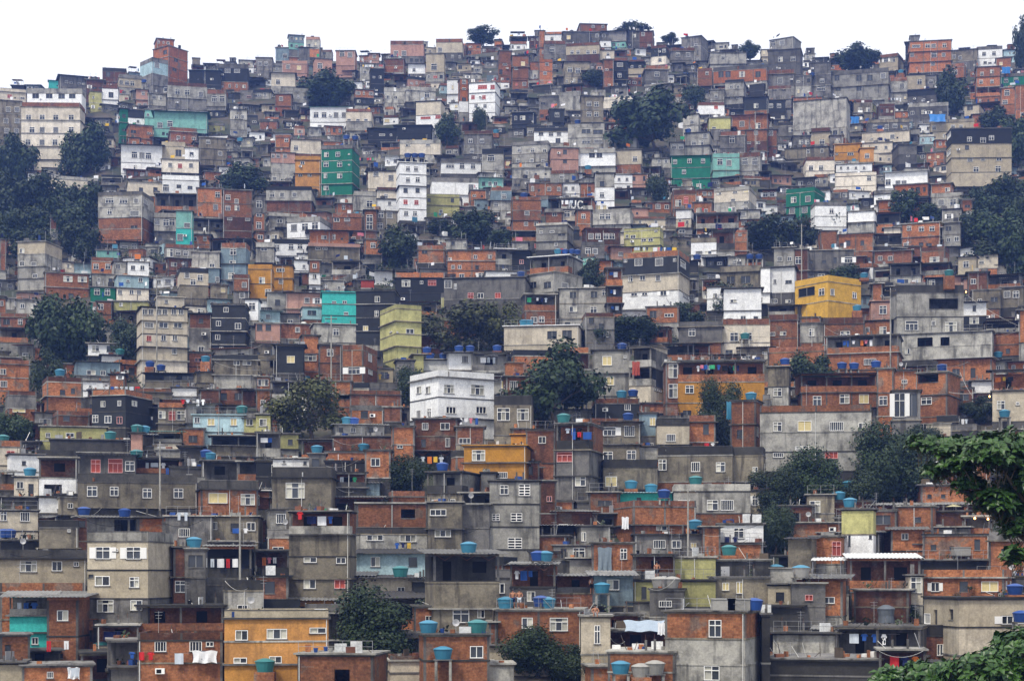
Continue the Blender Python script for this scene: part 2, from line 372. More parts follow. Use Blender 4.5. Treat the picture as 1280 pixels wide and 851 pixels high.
def build_house(S, mass=None):
    """as an Empty with parts, or poured into the one mass buffer"""
    O,al,Wd,L,sh=S['O'],S['al'],S['Wd'],S['L'],S['sh']
    base=S['g0']; R=RND
    mxw=Matrix.Translation((O.x,O.y,base))@Matrix.Rotation(al,4,'Z')
    if mass is None:
        root=empty(S['name'],(O.x,O.y,base),al); S['obj']=root
    else: root=None
    def nb(): 
        if mass is not None: mass.mx=mxw; mass.tint=R.random(); return mass
        b=Buf(); b.tint=R.random(); return b
    def fin(b,name):
        if mass is None and b.f: return b.obj(name,root)
    roofz=S['roofz']-base; top=S['zt']-base
    # explicit windows to (side,u0,u1,z0,z1,t)
    ex=[]
    for (px,py,pw,ph,t) in S['win']:
        k=(px-CX)/F; u_,n_,C_=S['u'],S['nb'],None
        side='f'
        if S['c'] is not None:
            if S['near']=='r' and px>S['c']: side='r'
            if S['near']=='l' and px<S['c']: side='l'
        if side=='f': d=u_; Q=O
        elif side=='r': d=n_; Q=O+u_*Wd
        else: d=n_; Q=O
        den=(k*d.y-d.x)
        if abs(den)<1e-6: continue
        tt=(Q.x-k*Q.y)/den; P=Q+d*tt; sc=F/P.y
        nrm=abs((Vector((P.x,P.y)).normalized()).cross(d)); w=pw/sc/max(.3,nrm); h=ph/sc; zc=(HZ-py)*P.y/F-base
        ex.append([side,tt-w/2,tt+w/2,zc-h/2,zc+h/2,t])
    wall=nb(); wins=[]; wt=R.random()
    z1=roofz
    secs=[]
    for i,cch in enumerate(S['st']): secs.append((z1-sh,z1,cch,i)); z1-=sh
    lastc=[c for c in S['st'] if c not in 'TOU']; lastc=lastc[-1] if lastc else R.choice('gbl')
    k=S['n']
    while z1>.3:
        zz=max(0,z1-max(2.6,min(sh,3.0))); 
        if zz<.8: zz=0
        secs.append((zz,z1,lastc if R.random()<.6 else R.choice('gdbl'),k)); z1=zz; k+=1
    auto = not S['win'] 
    prot=.06
    for (za,zb_,cch,i) in secs:
        mt=body_color(cch); hgt=zb_-za; wall.tint=min(1,max(0,wt+R.uniform(-.3,.3)))
        sides=[('f',Wd),('l',L),('r',L)]
        if cch in 'TOU' and i<S['n']:
            tb=wall if mass is not None else nb()
            tb.tint=R.random()
            pm=W['b'] if cch=='T' else (W[R.choice('gld')] if cch=='O' else W['d'])
            ph_=hgt*.36 if cch!='U' else .12
            back=min(2.4,L*.45)
            tb.box(0,Wd,0,.14,za+.02,za+ph_,pm,'fbtlr'); tb.box(0,.14,.14,back,za+.02,za+ph_,pm,'lrt'); tb.box(Wd-.14,Wd,.14,back,za+.02,za+ph_,pm,'lrt')
            ncol=max(2,int(Wd/3.2)+1); cw=.2 if hgt>2 else .14
            for j in range(ncol):
                xx=(Wd-cw)*j/(ncol-1); tb.box(xx,xx+cw,.005,.005+cw,za+ph_+.002,zb_-.02,W['g'],'fblr')
            bm=W[R.choice('bgvBdgbBkl')] if cch!='U' else W[R.choice('dBg')]  # back wall colours leaned dark, painting in the shade of the terrace
            if 'backc' in S: bm=W[S['backc']]
            hs=[]; 
            if Wd>3:
                for j in range(max(1,int(Wd/3))):
                    uu=Wd*(j+.5)/max(1,int(Wd/3)); ww=R.choice((.8,1.0,1.3)); z_=za+(.05 if ww==.8 else hgt*.36); hs.append((uu-ww/2,uu+ww/2,z_,za+hgt*.8))
            old=tb.mx; 
            mm=Matrix.Translation((0,back,0)); tb.mx=(old@mm) if old else mm
            facade(tb,'f',Wd,za,zb_,hs,bm,Wd,inset=.15); 
            for hh in hs: tb.quad((hh[0],.14,hh[2]),(hh[1],.14,hh[2]),(hh[1],.14,hh[3]),(hh[0],.14,hh[3]),M['dark'])  # flat near-black panels paint the unlit room behind each opening
            tb.mx=old
            tb.box(0.0,.12,back+.01,L,za,zb_,bm,'lr'); tb.box(Wd-.12,Wd,back+.01,L,za,zb_,bm,'lr')
            tb.box(.02,Wd-.02,.02,L-.02,za-.1,za+.01,W['g'],'t')
            if mass is None: fin(tb,'terrace')
            if R.random()<.55 and Wd>2.5 and S['D']<330: S.setdefault('wash',[]).append((R.uniform(.3,Wd*.3),R.uniform(Wd*.6,Wd-.3),.35,za+hgt*R.uniform(.72,.85)))
        else:
            for sd,wd in sides:
                hs=[]
                for e in ex:
                    if e[0]==sd and za-.01<(e[3]+e[4])/2<=zb_+.01:
                        a=max(.06,e[1]); b=min(wd-.06,e[2]); c0=max(za+.05,e[3]); c1=min(zb_-.12,e[4])
                        if b-a>.15 and c1-c0>.15 and not any(a<h[1] and b>h[0] and c0<h[3] and c1>h[2] for h in hs): hs.append((a,b,c0,c1,e[5]))
                vis = sd=='f' or (sd==S['near']) or S['c'] is None
                if (auto and (sd=='f' or (vis and R.random()<.5))) or (not auto and i>=S['n'] and sd=='f'):
                    hs=auto_windows(S,sd,wd,za,hgt,cch,1 if sd=='f' else .6) if hgt>2.0 and (i<S['n'] or R.random()<.7) else []
                facade(wall,sd,wd,za,zb_,hs,mt,Wd)
                for h in hs: wins.append((sd,h))
            wall.quad((Wd,L,za),(0,L,za),(0,L,zb_),(Wd,L,zb_),mt,((0,za),(Wd,za),(Wd,zb_),(0,zb_)))
            if cch in 'bBq' and sh>1.5:       # concrete posts of the brick infill
                ncol=max(2,int(Wd/3.6)+1); cw=.2; cm=W['g']
                for j in range(ncol):
                    xx=-.012+(Wd+.024-cw)*j/(ncol-1)
                    if any(sd=='f' and h[0]<xx+cw and h[1]>xx for sd,h in wins): continue
                    wall.box(xx,xx+cw,-.014,.1,za+.01,zb_-.01,cm,'flr')
                for yy in (.3,L-.3):
                    if yy+.2<L: wall.box(-.013,.1,yy,yy+.2,za+.01,zb_-.01,cm,'lfb'); wall.box(Wd-.1,Wd+.013,yy,yy+.2,za+.01,zb_-.01,cm,'rfb')
        # slab edge between storeys
        if i>0 or S['roof'][0]!='S':
            p_= .10 if (i==0 and S['roof'][0]=='F') else (prot if R.random()<.65 else R.choice((.2,.35)))
            if i>0 and zb_==secs[i-1][0] or i==0:
                wall.box(-p_,Wd+p_,-p_,L+.05,zb_-.12,zb_+.02,W[R.choice('gdvl')] ,'fblrtu')
    fin(wall,'wall')
    for sd,h in wins: put_window(sd,h[0],h[2],h[1]-h[0],h[3]-h[2],h[4],Wd,root if mass is None else mxw,mass)
    if mass is not None: mass.mx=mxw
    # roof
    rb=nb(); rt=S['roof']; rc=rt[1] if len(rt)>1 else None
    if rt[0]=='F':
        m=W[rc or R.choice('ggld')]
        ov=R.choice((.2,.35,.5)) if not S['win'] else .28
        rb.box(-ov,Wd+ov,-ov,L+.1,roofz+.022,roofz+.16,m)
        for j in range(R.choice((0,0,2,3))):   # starter columns for a storey not yet built
            xx=R.uniform(.1,Wd-.3); yy=R.choice((.1,L*.5)); hh=R.uniform(.3,1.0); rb.box(xx,xx+.18,yy,yy+.18,roofz+.162,roofz+.16+hh,W['g'],'fblrt')
            if S['D']<260: rb.tube((xx+.05,yy+.05,roofz+.16+hh),(xx+.07,yy+.05,roofz+.6+hh),.012,M['rust'],3)
        fin(rb,'roof')
        if R.random()<.22 and Wd>3:
            b=nb(); zr=roofz+.16
            for j in range(int(Wd/1.1)+1): xx=.05+(Wd-.1)*j/int(Wd/1.1+.0001); b.tube((xx,.05,zr),(xx,.05,zr+.95),.02,M['metal'],4)
            for q in (.5,.95): b.tube((.05,.05,zr+q),(Wd-.05,.05,zr+q),.018,M['metal'],3)
            fin(b,'railing')
    elif rt[0]=='P':
        m=W[rc or 'g']; ph=max(.3,top-roofz)
        rb.box(.0,Wd,0.0,L,roofz+.022,roofz+.06,W[R.choice('gdl')],'t'); fin(rb,'roof')
        pb=nb(); t=.14; zz=roofz+.024
        pb.box(0,Wd,0,t,zz,roofz+ph,m,'fbtlr'); pb.box(0,t,t,L,zz,roofz+ph,m,'lrtb'); pb.box(Wd-t,Wd,t,L,zz,roofz+ph,m,'lrtb'); pb.box(t,Wd-t,L-t,L,zz,roofz+ph*R.choice((1,1,.4)),m,'fbt')
        if rc in 'bBq':
            for xx in (-.012,Wd-.19+.012): pb.box(xx,xx+.19,-.014,.1,zz,roofz+ph+.05,W['g'],'flrt')
            if Wd>5: pb.box(Wd/2,Wd/2+.18,-.014,.1,zz,roofz+ph-.02,W['g'],'flrt')
        elif R.random()<.6: pb.box(-.04,Wd+.04,-.04,.2,roofz+ph+.002,roofz+ph+.06,W['g'])
        fin(pb,'parapet')
    else:
        m=ROOFM.get(rc or R.choice('llk'),M['sheet_l']); rise=R.uniform(.25,.7)*min(1,L/6); ov=R.choice((.35,.6,.85))
        sheet_roof(rb,-ov,Wd+ov,-ov*1.3,L+.2,top-.08,rise,m)
        # gable filling under the sheet
        for x in (0.0,Wd): 
            rb.poly([(x,.01,roofz),(x,L,roofz),(x,L,top-.1+rise*.9),(x,.01,top-.14)],body_color(lastc))
        rb.quad((0,0,roofz),(Wd,0,roofz),(Wd,0,top-.14),(0,0,top-.14),body_color(lastc))
        if rc=='g' or S.get('nm')=='truss_roof_house':
            for j in range(max(2,int(Wd/2))):
                xx=Wd*(j+.5)/max(2,int(Wd/2)); rb.tube((xx-.9,-.2,top-.16),(xx,-.2,top-.7),.03,M['rust'],4); rb.tube((xx,-.2,top-.7),(xx+.9,-.2,top-.16),.03,M['rust'],4)
        fin(rb,'roof')
    # clutter that belongs to the building
    if not S['hand'] and S['topok'] and rt[0]!='S' and Wd>3.4 and L>3 and R.random()<.5:
        b=nb(); w_=R.uniform(1.6,min(3.4,Wd-.6)); x_=R.choice((.15,Wd-w_-.15)); y_=R.uniform(.4,max(.5,L-2.6)); h_=R.uniform(1.7,2.5); zr=roofz+(.164 if rt[0]=='F' else .064); mm=W[R.choice('gblcwBkv')]
        b.box(x_,x_+w_,y_,y_+2.0,zr,zr+h_,mm,'fblr'); b.box(x_-.15,x_+w_+.15,y_-.2,y_+2.1,zr+h_+.002,zr+h_+.1,W[R.choice('gdl')])
        if R.random()<.6: b.box(x_+w_*.3,x_+w_*.3+.7,y_-.012,y_-.004,zr+.2,zr+1.5,M['dark'],'f')
        fin(b,'rooftop_room')
    elif not S['hand'] and S['topok'] and rt[0]!='S' and Wd>3.4 and L>3 and R.random()<.6:
        b=nb(); h_=R.uniform(1.6,2.2); zr=roofz+(.164 if rt[0]=='F' else .064); y1_=min(L-.2,3.0); x1_=Wd*R.uniform(.5,.98)
        for xx in (.15,x1_*.5,x1_-.2):
            b.tube((xx,.3,zr),(xx,.3,zr+h_),.05,M['metal'],4); b.tube((xx,y1_,zr),(xx,y1_,zr+h_+.3),.05,M['metal'],4)
        sheet_roof(b,0,x1_,-.1,y1_+.3,zr+h_+.04,.35,ROOFM[R.choice('klwkB')]); fin(b,'rooftop_canopy')
    if sh>1.6 and Wd>3:
        if R.random()<.45:
            b=nb(); xx=R.choice((.15,Wd-.15,Wd*.5)); b.tube((xx,-.1,R.uniform(0,2)),(xx,-.1,roofz-.1),.04,M['pipe'],5); fin(b,'pipe')
        if R.random()<.09:
            b=nb(); xx=R.uniform(.5,Wd-.5); zz=roofz+(max(.3,top-roofz) if rt[0]!='F' else .16); 
            if rt[0]!='S':
                b.tube((xx,.4,roofz+.1),(xx,.4,zz+.7),.025,M['metal'],4)
                r=.3
                for j in range(10):
                    a0=6.2832*j/10;a1=6.2832*(j+1)/10
                    b.quad((xx,.42,zz+.75),(xx+r*math.cos(a0),.3,zz+.85+r*math.sin(a0)),(xx+r*math.cos(a1),.3,zz+.85+r*math.sin(a1)),(xx,.42,zz+.75),M['dish']) if False else b.poly([(xx,.42,zz+.75),(xx+r*math.cos(a0),.3,zz+.85+r*math.sin(a0)),(xx+r*math.cos(a1),.3,zz+.85+r*math.sin(a1))],M['dish'])
                fin(b,'satellite_dish')
        if R.random()<.3:
            b=nb(); xx=R.uniform(.3,Wd-.3); hh=R.uniform(1.2,3); zz=top
            b.tube((xx,L*.3,roofz),(xx,L*.3,zz+hh),.022,M['metal'],4)
            for q in (.1,.35,.6): b.tube((xx-.35+q*.2,L*.3,zz+hh-q),(xx+.35-q*.2,L*.3,zz+hh-q),.015,M['metal'],3)
            fin(b,'antenna')
        if R.random()<.2:
            xx=R.uniform(.4,Wd-1.3); zz=max(.6,roofz-sh*R.choice((.55,1.5)))
            if S['st'][0] not in 'TOU' and not any(sd=='f' and h[0]<xx+.8 and h[1]>xx-.05 and h[2]<zz+.55 and h[3]>zz-.05 for sd,h in wins): b=nb(); b.box(xx,xx+.75,-.4,-.01,zz,zz+.45,M['frame']); b.box(xx+.1,xx+.5,-.405,-.402,zz+.06,zz+.38,M['dark'],'f'); fin(b,'air_conditioner')
HAZE_D=0.00024
EXPO=0.5
# Houses as read off the photograph: left right top bottom storeys(top to bottom) roof [cCORNER] [w:windows] [n:name]
DATA = {
(0,0): """
0 130 445 510 c Pc
0 108 505 700 vvv F w:42,548;85,548;30,605;85,605;35,655;83,655
135 430 445 545 w Pl c410 w:178,474d;246,474d;308,476d;361,474d
107 425 515 800 cccc PB c400 w:143,588;211,588;279,588;356,588;160,650;211,650;279,650;356,650;140,712;210,712;275,712 n:cream_block
243 300 402 445 t S
300 430 380 440 g S
512 632 342 412 B Pd w:540,372d
595 710 375 440 c Pg w:605,412;635,415;662,418
700 840 287 425 ug Pg c760 w:785,327
765 938 230 385 qqq F c845 w:825,262d;880,300d;872,345d n:ridge_brick
785 870 197 236 q F
838 1035 415 550 lg PB w:888,460;936,463;1005,472
1035 1130 450 532 l PB w:1072,495;1110,495
945 1105 350 425 k Su
1090 1240 322 410 k Pg w:1138,350s;1185,350s
1150 1235 550 650 ll F w:1182,585;1213,585
600 640 545 680 GG F
640 725 550 630 kw F w:690,608
725 770 550 630 mm F w:740,575
770 1035 560 645 m SG w:800,628;850,620 n:teal_terrace
645 765 628 692 b F
850 985 640 720 B PB
605 810 725 815 w Sd w:672,775;710,778;742,780
808 925 710 800 c Pc w:892,765d
925 993 740 800 w F w:958,772d
808 993 800 865 c F w:851,825;900,830r;955,828
450 510 460 515 y F
510 590 425 500 w PB w:555,475d
680 740 448 500 p S w:716,467
640 700 690 740 b F
997 1130 690 800 vv F w:1040,710;1100,768s
430 520 400 470 B F
740 830 470 530 l F w:770,485s;800,490s
""",
(320,0): """
325 518 724 975 GGGG Pg c480 w:352,774,22,24s;409,772,22,24s;350,823,24,24;418,823,24,24;347,880,16,24s;418,880,24,24s;350,940,24,24s;465,772,10,5;465,825,10,5 n:green_block
196 322 780 935 oo Po w:268,872,20,22s;222,872,20,22s;232,815,20,16 n:orange_by_green
98 212 240 305 z F w:145,280
165 240 178 250 zm F
215 330 240 305 g F w:295,262d
250 318 185 245 l Pp
325 380 250 295 l PB w:342,265d
400 495 255 330 p F w:430,270;470,275
130 255 305 368 p Pp w:160,335;215,340y
295 380 295 372 p F w:320,330
75 195 365 432 c Sl w:110,410
95 178 472 532 b F w:125,495
125 262 440 515 l Pl
270 470 535 612 w Sm w:300,575;340,575;400,575;440,575 n:teal_roofed
450 578 545 655 cl PB w:465,605;510,605;550,605
495 590 450 530 bk F
672 838 205 282 p PB w:700,268;740,268
850 940 270 362 c Fl w:890,335
900 1032 195 265 c PB w:920,250
760 845 320 370 w S w:790,350
752 898 435 512 l Pl w:855,475
640 748 440 516 l Pl
800 945 505 642 cw F c925 w:848,590,50,12r;912,585,30,18r
955 1017 400 472 w F
1017 1062 395 562 qqw F w:1040,410;1040,450;1040,500d
1065 1220 410 562 www Fl c1195 w:1132,436,46,20r;1183,436,22,22r;1085,487r;1140,487r;1100,530;1145,530 n:red_window
1215 1278 255 378 bb F w:1245,318;1222,360d
640 740 295 362 BB F w:700,330s;680,385
575 640 345 420 k F
560 700 640 700 k Sk
690 875 625 700 kk Sk
1040 1180 655 772 gl PB w:1072,705;1130,705;1080,755
1130 1237 745 852 l Pk w:1175,788
925 1125 795 870 w Pg w:970,830,40,20;1030,830;1085,832
720 922 700 775 c Pl w:760,720s;860,718s
95 178 675 738 b PB w:152,700
75 195 765 868 pl F w:85,780;110,780;145,780
175 325 700 770 c F w:200,740
780 850 470 505 w F
900 960 545 600 c F
520 640 320 370 l F w:545,358s
0 80 290 350 g F w:20,320;50,320
""",
(640,0): """
135 165 155 240 b F
165 250 160 212 w Pb w:200,195
340 475 122 166 b F w:405,133;455,133
255 390 160 218 g F w:283,188y
370 437 163 212 g F w:425,180
437 570 155 205 g Sk w:460,180
440 495 203 238 w F w:465,222
495 567 210 242 m F
570 635 158 206 g F w:612,180s
635 705 158 212 B F w:655,172
270 437 215 318 cB PB w:300,262;330,262;380,262;412,262
160 270 205 272 g PB w:200,248
435 512 253 302 c F w:480,272
510 580 290 400 kk PB w:540,325,30,20;537,378
583 662 300 372 kc PB w:600,335;640,335
695 787 225 322 kc PB c770 w:715,258d;760,255;740,300
795 915 240 302 g PB w:830,275;880,275
847 980 180 277 gg Fk c945 w:920,228
990 1172 265 322 l Fg w:1055,290
135 205 298 402 qq Pq w:175,320;165,365 n:red_house
0 85 280 392 bb F w:55,320y;20,340
85 135 310 395 bl F w:115,380
667 782 330 402 g PB w:725,372
260 388 308 382 v Sk w:290,350;330,355
458 508 298 386 b F
925 1002 342 432 bb PB w:975,368
1005 1275 330 412 q Pg w:1045,372d;1080,372d;1150,372s;1230,372d
1065 1158 400 522 lll Pk w:1097,435;1130,435;1100,487;1130,487
990 1062 450 502 l F w:1020,480
235 342 462 550 l Pl w:295,480,28,20d
345 457 483 612 vv F w:385,520;422,522;385,572;422,572
455 622 485 542 c Pc w:520,505;585,508
495 580 432 482 g Sk w:525,455
135 237 480 546 g Fl
190 262 545 612 k F w:225,575;205,575
110 282 640 716 w Pk w:145,665;195,668;235,668;230,705d
280 462 620 742 ll Pl w:370,657,44,20d;430,660,48,20d;370,708,40,20;430,708,40,20
460 622 650 742 l Pl w:545,670d;590,690d;550,715
0 192 703 855 lll Pg c180 w:35,750;103,752;163,757;30,803;98,806;155,808 n:long_grey
197 332 740 855 pp F w:265,760d;265,805d
330 517 742 832 w Pl w:400,772d;437,772d;490,760;460,800
515 647 750 822 c F w:615,795
795 992 777 892 GG SG w:815,810;887,806;955,806;860,860 n:green_shuttered
1005 1137 768 852 m Pm w:1040,810;1085,815
700 795 793 840 l F w:735,808;770,808
1135 1242 763 856 l PB w:1165,808;1215,808
1098 1278 575 657 b SB w:1150,620;1230,630s
1040 1167 658 742 g PB w:1100,700
1170 1278 650 762 bB F w:1220,665s;1185,710;1230,710s
930 1062 512 572 w PB w:1020,535r
1160 1278 485 552 k Sk w:1220,530s
855 932 573 682 ll F w:900,610;885,650
865 987 665 792 ll F w:910,715s;945,715s;965,680
790 862 713 782 l F w:810,735;845,735
985 1092 590 702 yg F w:1010,645;1050,650
600 690 480 560 w F w:640,520
0 110 560 620 k Sw
""",
(960,0): """
8 165 185 258 l Fl c125 w:25,218,22,26;70,215
0 162 250 378 gg F w:62,298s;125,295
0 132 350 432 g PB w:60,405
0 117 430 545 gg PB w:33,447,20,14d;78,447,20,14d
0 87 500 562 k F w:15,530;55,530
138 217 380 485 gl F
208 314 315 485 ggg Fk w:270,405;265,440,40,30
125 392 500 645 l F w:-999,-999,1,1 n:retaining
125 272 487 547 b F w:145,510,12,12d;183,510,12,12d;225,508,14,14d
315 602 348 492 ll Pg w:345,390d;455,390d;510,390d;350,440d;455,440d;575,380 n:ridge_long
485 578 412 484 c F w:535,437
375 442 440 492 g Pg
557 677 265 332 c PB c650 w:590,300s;625,300s
708 918 205 362 qqq F w:740,232,40,16;798,230,22,20;828,230,22,20;882,228;830,275,26,26;878,275;825,320,20,18;720,275 n:orange_ridge
687 709 212 328 kk F
712 756 180 210 g F
915 1047 250 306 v F w:960,290;930,285
1048 1172 233 292 w Pg w:1080,270;1130,268
1140 1217 290 337 b F w:1165,320y
690 787 375 447 c F w:758,410
785 842 378 442 g F w:815,410
700 842 450 512 kg F w:780,500;820,505
705 902 515 592 g Pl
610 697 388 462 l PB w:670,430
430 522 500 562 v PB w:460,550s;500,550s
555 635 520 580 B PB
630 720 558 590 b F w:680,575
500 707 598 662 g Pv w:535,635;595,635;635,630;685,640
470 707 660 716 c F
460 622 715 767 c F w:540,738;590,738
620 744 725 822 gg F c655 w:700,775
330 465 722 802 oo Fo w:345,768;412,765,30,26 n:ochre_house
460 529 742 812 o Fo w:495,780
815 1032 598 657 c Pv w:830,640;925,635;965,635
982 1082 523 577 c F c1055 w:1010,540,28,22d
1042 1162 335 482 bbT F w:1070,370;1120,358s;1065,410;1120,408
885 982 320 392 b PB w:935,362
1165 1290 368 432 G Pg w:1190,403;1240,400
1165 1237 440 522 b F w:1195,465;1185,515
1235 1290 428 547 b F
892 1218 645 935 kccc F c918 w:1007,697,22,22;1117,690,24,24;1075,702;995,738,20,22d;1010,795;1075,793,20,22;1155,790;905,680;905,765;1150,845;1040,850 n:cream_dark_top
790 882 763 802 b F w:808,788y;850,785y
50 152 612 682 g Pd w:115,650s
0 47 650 732 b F w:12,665
125 212 680 742 g F w:165,712s;195,712s
215 312 640 722 c PB w:270,712
310 377 680 742 g F w:350,705s
85 302 740 792 v F w:200,758;270,755
190 332 785 855 c PB w:215,840;265,840
340 520 820 860 w F w:365,840;400,840;440,840;480,840
140 215 640 690 b F
1020 1140 570 620 b F
""",
(0,213): """
88 310 355 598 clll Fl c225 w:110,402s;168,468,26,24;175,530;110,468 n:left_white_tower
225 300 453 522 c F w:255,480
225 447 515 585 b F w:340,543,44,28s;412,545,44,28s
300 370 458 516 c F w:345,478s
370 457 463 516 u Sl
455 570 435 517 b PB w:480,480;540,480
570 640 458 527 l F w:590,480
638 744 458 527 w F w:665,487;712,487
460 588 520 582 l F
585 744 528 592 u Fl w:640,553,16,12;703,548s
452 577 585 658 G F w:485,607,28,30;537,609,26,32s
583 744 592 657 c F w:600,608;658,608;695,610
480 560 655 720 b F
568 742 655 710 y F w:605,670s;695,690d
490 770 105 345 llbb Pg c712 w:548,152,40,24;617,153,40,24;680,153;548,208;672,215,44,28;670,287,32,22d;728,160;745,160 n:grey_block_trees
640 815 60 128 c F w:705,97,20,22d;777,97d
812 995 25 125 w Pw w:830,88;895,80,24,16d;950,86,24,16d n:white_over_brick
775 985 118 215 T F
770 882 213 305 l Pl w:785,257;830,262;860,260
880 962 203 375 mt F w:935,278;900,335;918,335 n:turquoise_stair
950 1137 245 305 O F
985 1112 90 232 bb F w:1088,122;1078,183s
1115 1262 100 302 bbB F w:1140,135;1183,155,20,25;1185,188s;1140,188;1148,237s;1238,240s
945 1052 323 370 b F
825 970 370 442 l PB w:850,412,30,40s;890,412;930,415
840 962 440 502 B Sk
1105 1250 362 545 zz PB c1230 w:1165,408,30,30s;1163,465,30,28s;1157,528s
960 1097 410 562 lz Fl w:1060,480;1090,545
900 1042 488 640 cv Pk w:935,525;1000,537;965,560
1165 1247 520 667 bg PB w:1222,572s;1210,625s
790 922 635 692 c Fc w:832,656
708 937 688 1015 ccccc F w:725,708;755,708;795,708;825,708;870,708;905,708;745,773,42,28;817,773,44,28;890,773,42,28;745,840r;818,838;875,838;872,905s n:cream_dorm
1060 1227 670 870 kkk F w:1092,765;1190,778,30,30;1088,833;1130,696
1055 1137 573 640 v F w:1115,600y
0 140 715 790 B PB
0 140 790 860 T F
80 202 648 715 l F w:112,678s;165,680s
0 32 640 712 b F w:5,665
945 1057 718 860 Bg Fk
250 352 240 350 Bl F w:270,320;320,320d
140 240 15 65 w F
240 437 30 97 c Pl w:270,22;320,40
0 30 345 500 BB F
480 592 400 440 m F w:540,412d
1225 1290 645 750 w F w:1260,680
0 110 350 420 B F
""",
(320,213): """
-40 80 470 640 oo Po w:30,552s;60,610 n:orange_mid
85 182 475 602 oo F w:122,498,40,18;125,555
0 45 125 302 gb F w:15,170;15,215;12,275
50 277 80 207 lB Pk w:80,122;130,122;192,122 n:grey_three_win
65 217 215 282 l Pl
155 377 230 332 w Pl c320 w:190,287;245,283;295,277 n:white_low_long
80 267 345 427 w Pk w:105,385;175,382;220,378
210 262 418 452 w F w:235,430
265 467 300 367 q Sk
262 520 365 440 v Pp w:310,385;345,383
0 90 360 462 l Pl w:40,385
545 632 345 422 b F w:585,375
380 532 215 302 b PB w:403,242;455,240
540 607 200 302 b F w:568,240;567,278
600 707 205 292 v F w:625,222;668,225;620,278
490 602 105 202 l Pl w:568,168
600 712 145 202 w F w:668,165
605 717 85 146 c PB w:650,130
718 852 -37 252 wwwww Fw w:760,-8;800,-8;760,47;808,47;748,100d;808,100d;748,158r;802,160r;795,215;750,215 n:white_tower
560 717 5 92 c F w:600,15;675,37
855 1017 120 217 yy Py w:865,148d;982,150d;925,205
880 1112 38 122 w Pg w:1075,85
1118 1237 35 92 m Sw w:1138,67d;1170,67;1198,67
1175 1278 85 202 zl PB w:1240,130;1200,170
1070 1152 100 152 b F
855 900 75 120 v F
695 942 512 612 k Pq w:750,565,42,32s;828,560,16,16;880,562,40,28r n:orange_top_dark
500 692 600 870 kkkk F w:607,645,26,28s;603,716,20,30s;548,793,26,32y n:charcoal_block
620 827 668 940 yyyy Py c700 w:770,810,40,36;675,808,12,8;705,808,12,8 n:olive_house
332 505 610 782 ttt Ft w:390,665;443,663;450,720 n:turquoise_house
235 332 685 745 u F
150 332 610 692 p Sk w:255,650s;307,652s
55 152 612 692 l F w:108,660d
0 60 650 700 w F
0 120 765 852 p F w:18,785d;62,785d
120 292 768 842 B F w:208,797
940 1345 538 745 gg Fg w:960,570;997,580,14,30;1074,627,30,30r;1123,627,30,30;1210,627,30,30r;1133,702,46,36;1245,692,26,28d n:awning_grey
1150 1345 505 570 w F w:1185,547,30,30;1215,547,20,30;1245,547,30,30;1275,547,20,30;1310,547
958 1202 400 502 bb F w:970,445s;1097,432;1170,432s;985,483;1018,483;1105,485d
808 942 375 462 b PB w:843,400d
950 1052 348 402 l F w:985,365d;1045,372
1200 1290 395 470 O Fw
525 590 548 588 R F
265 322 450 572 bw F w:293,478s;293,530s
190 267 450 502 w F w:240,480
380 520 455 520 O F
0 120 700 765 u Su w:60,730
290 500 770 860 l F w:400,810
1225 1290 820 870 k Sw w:1250,840
""",
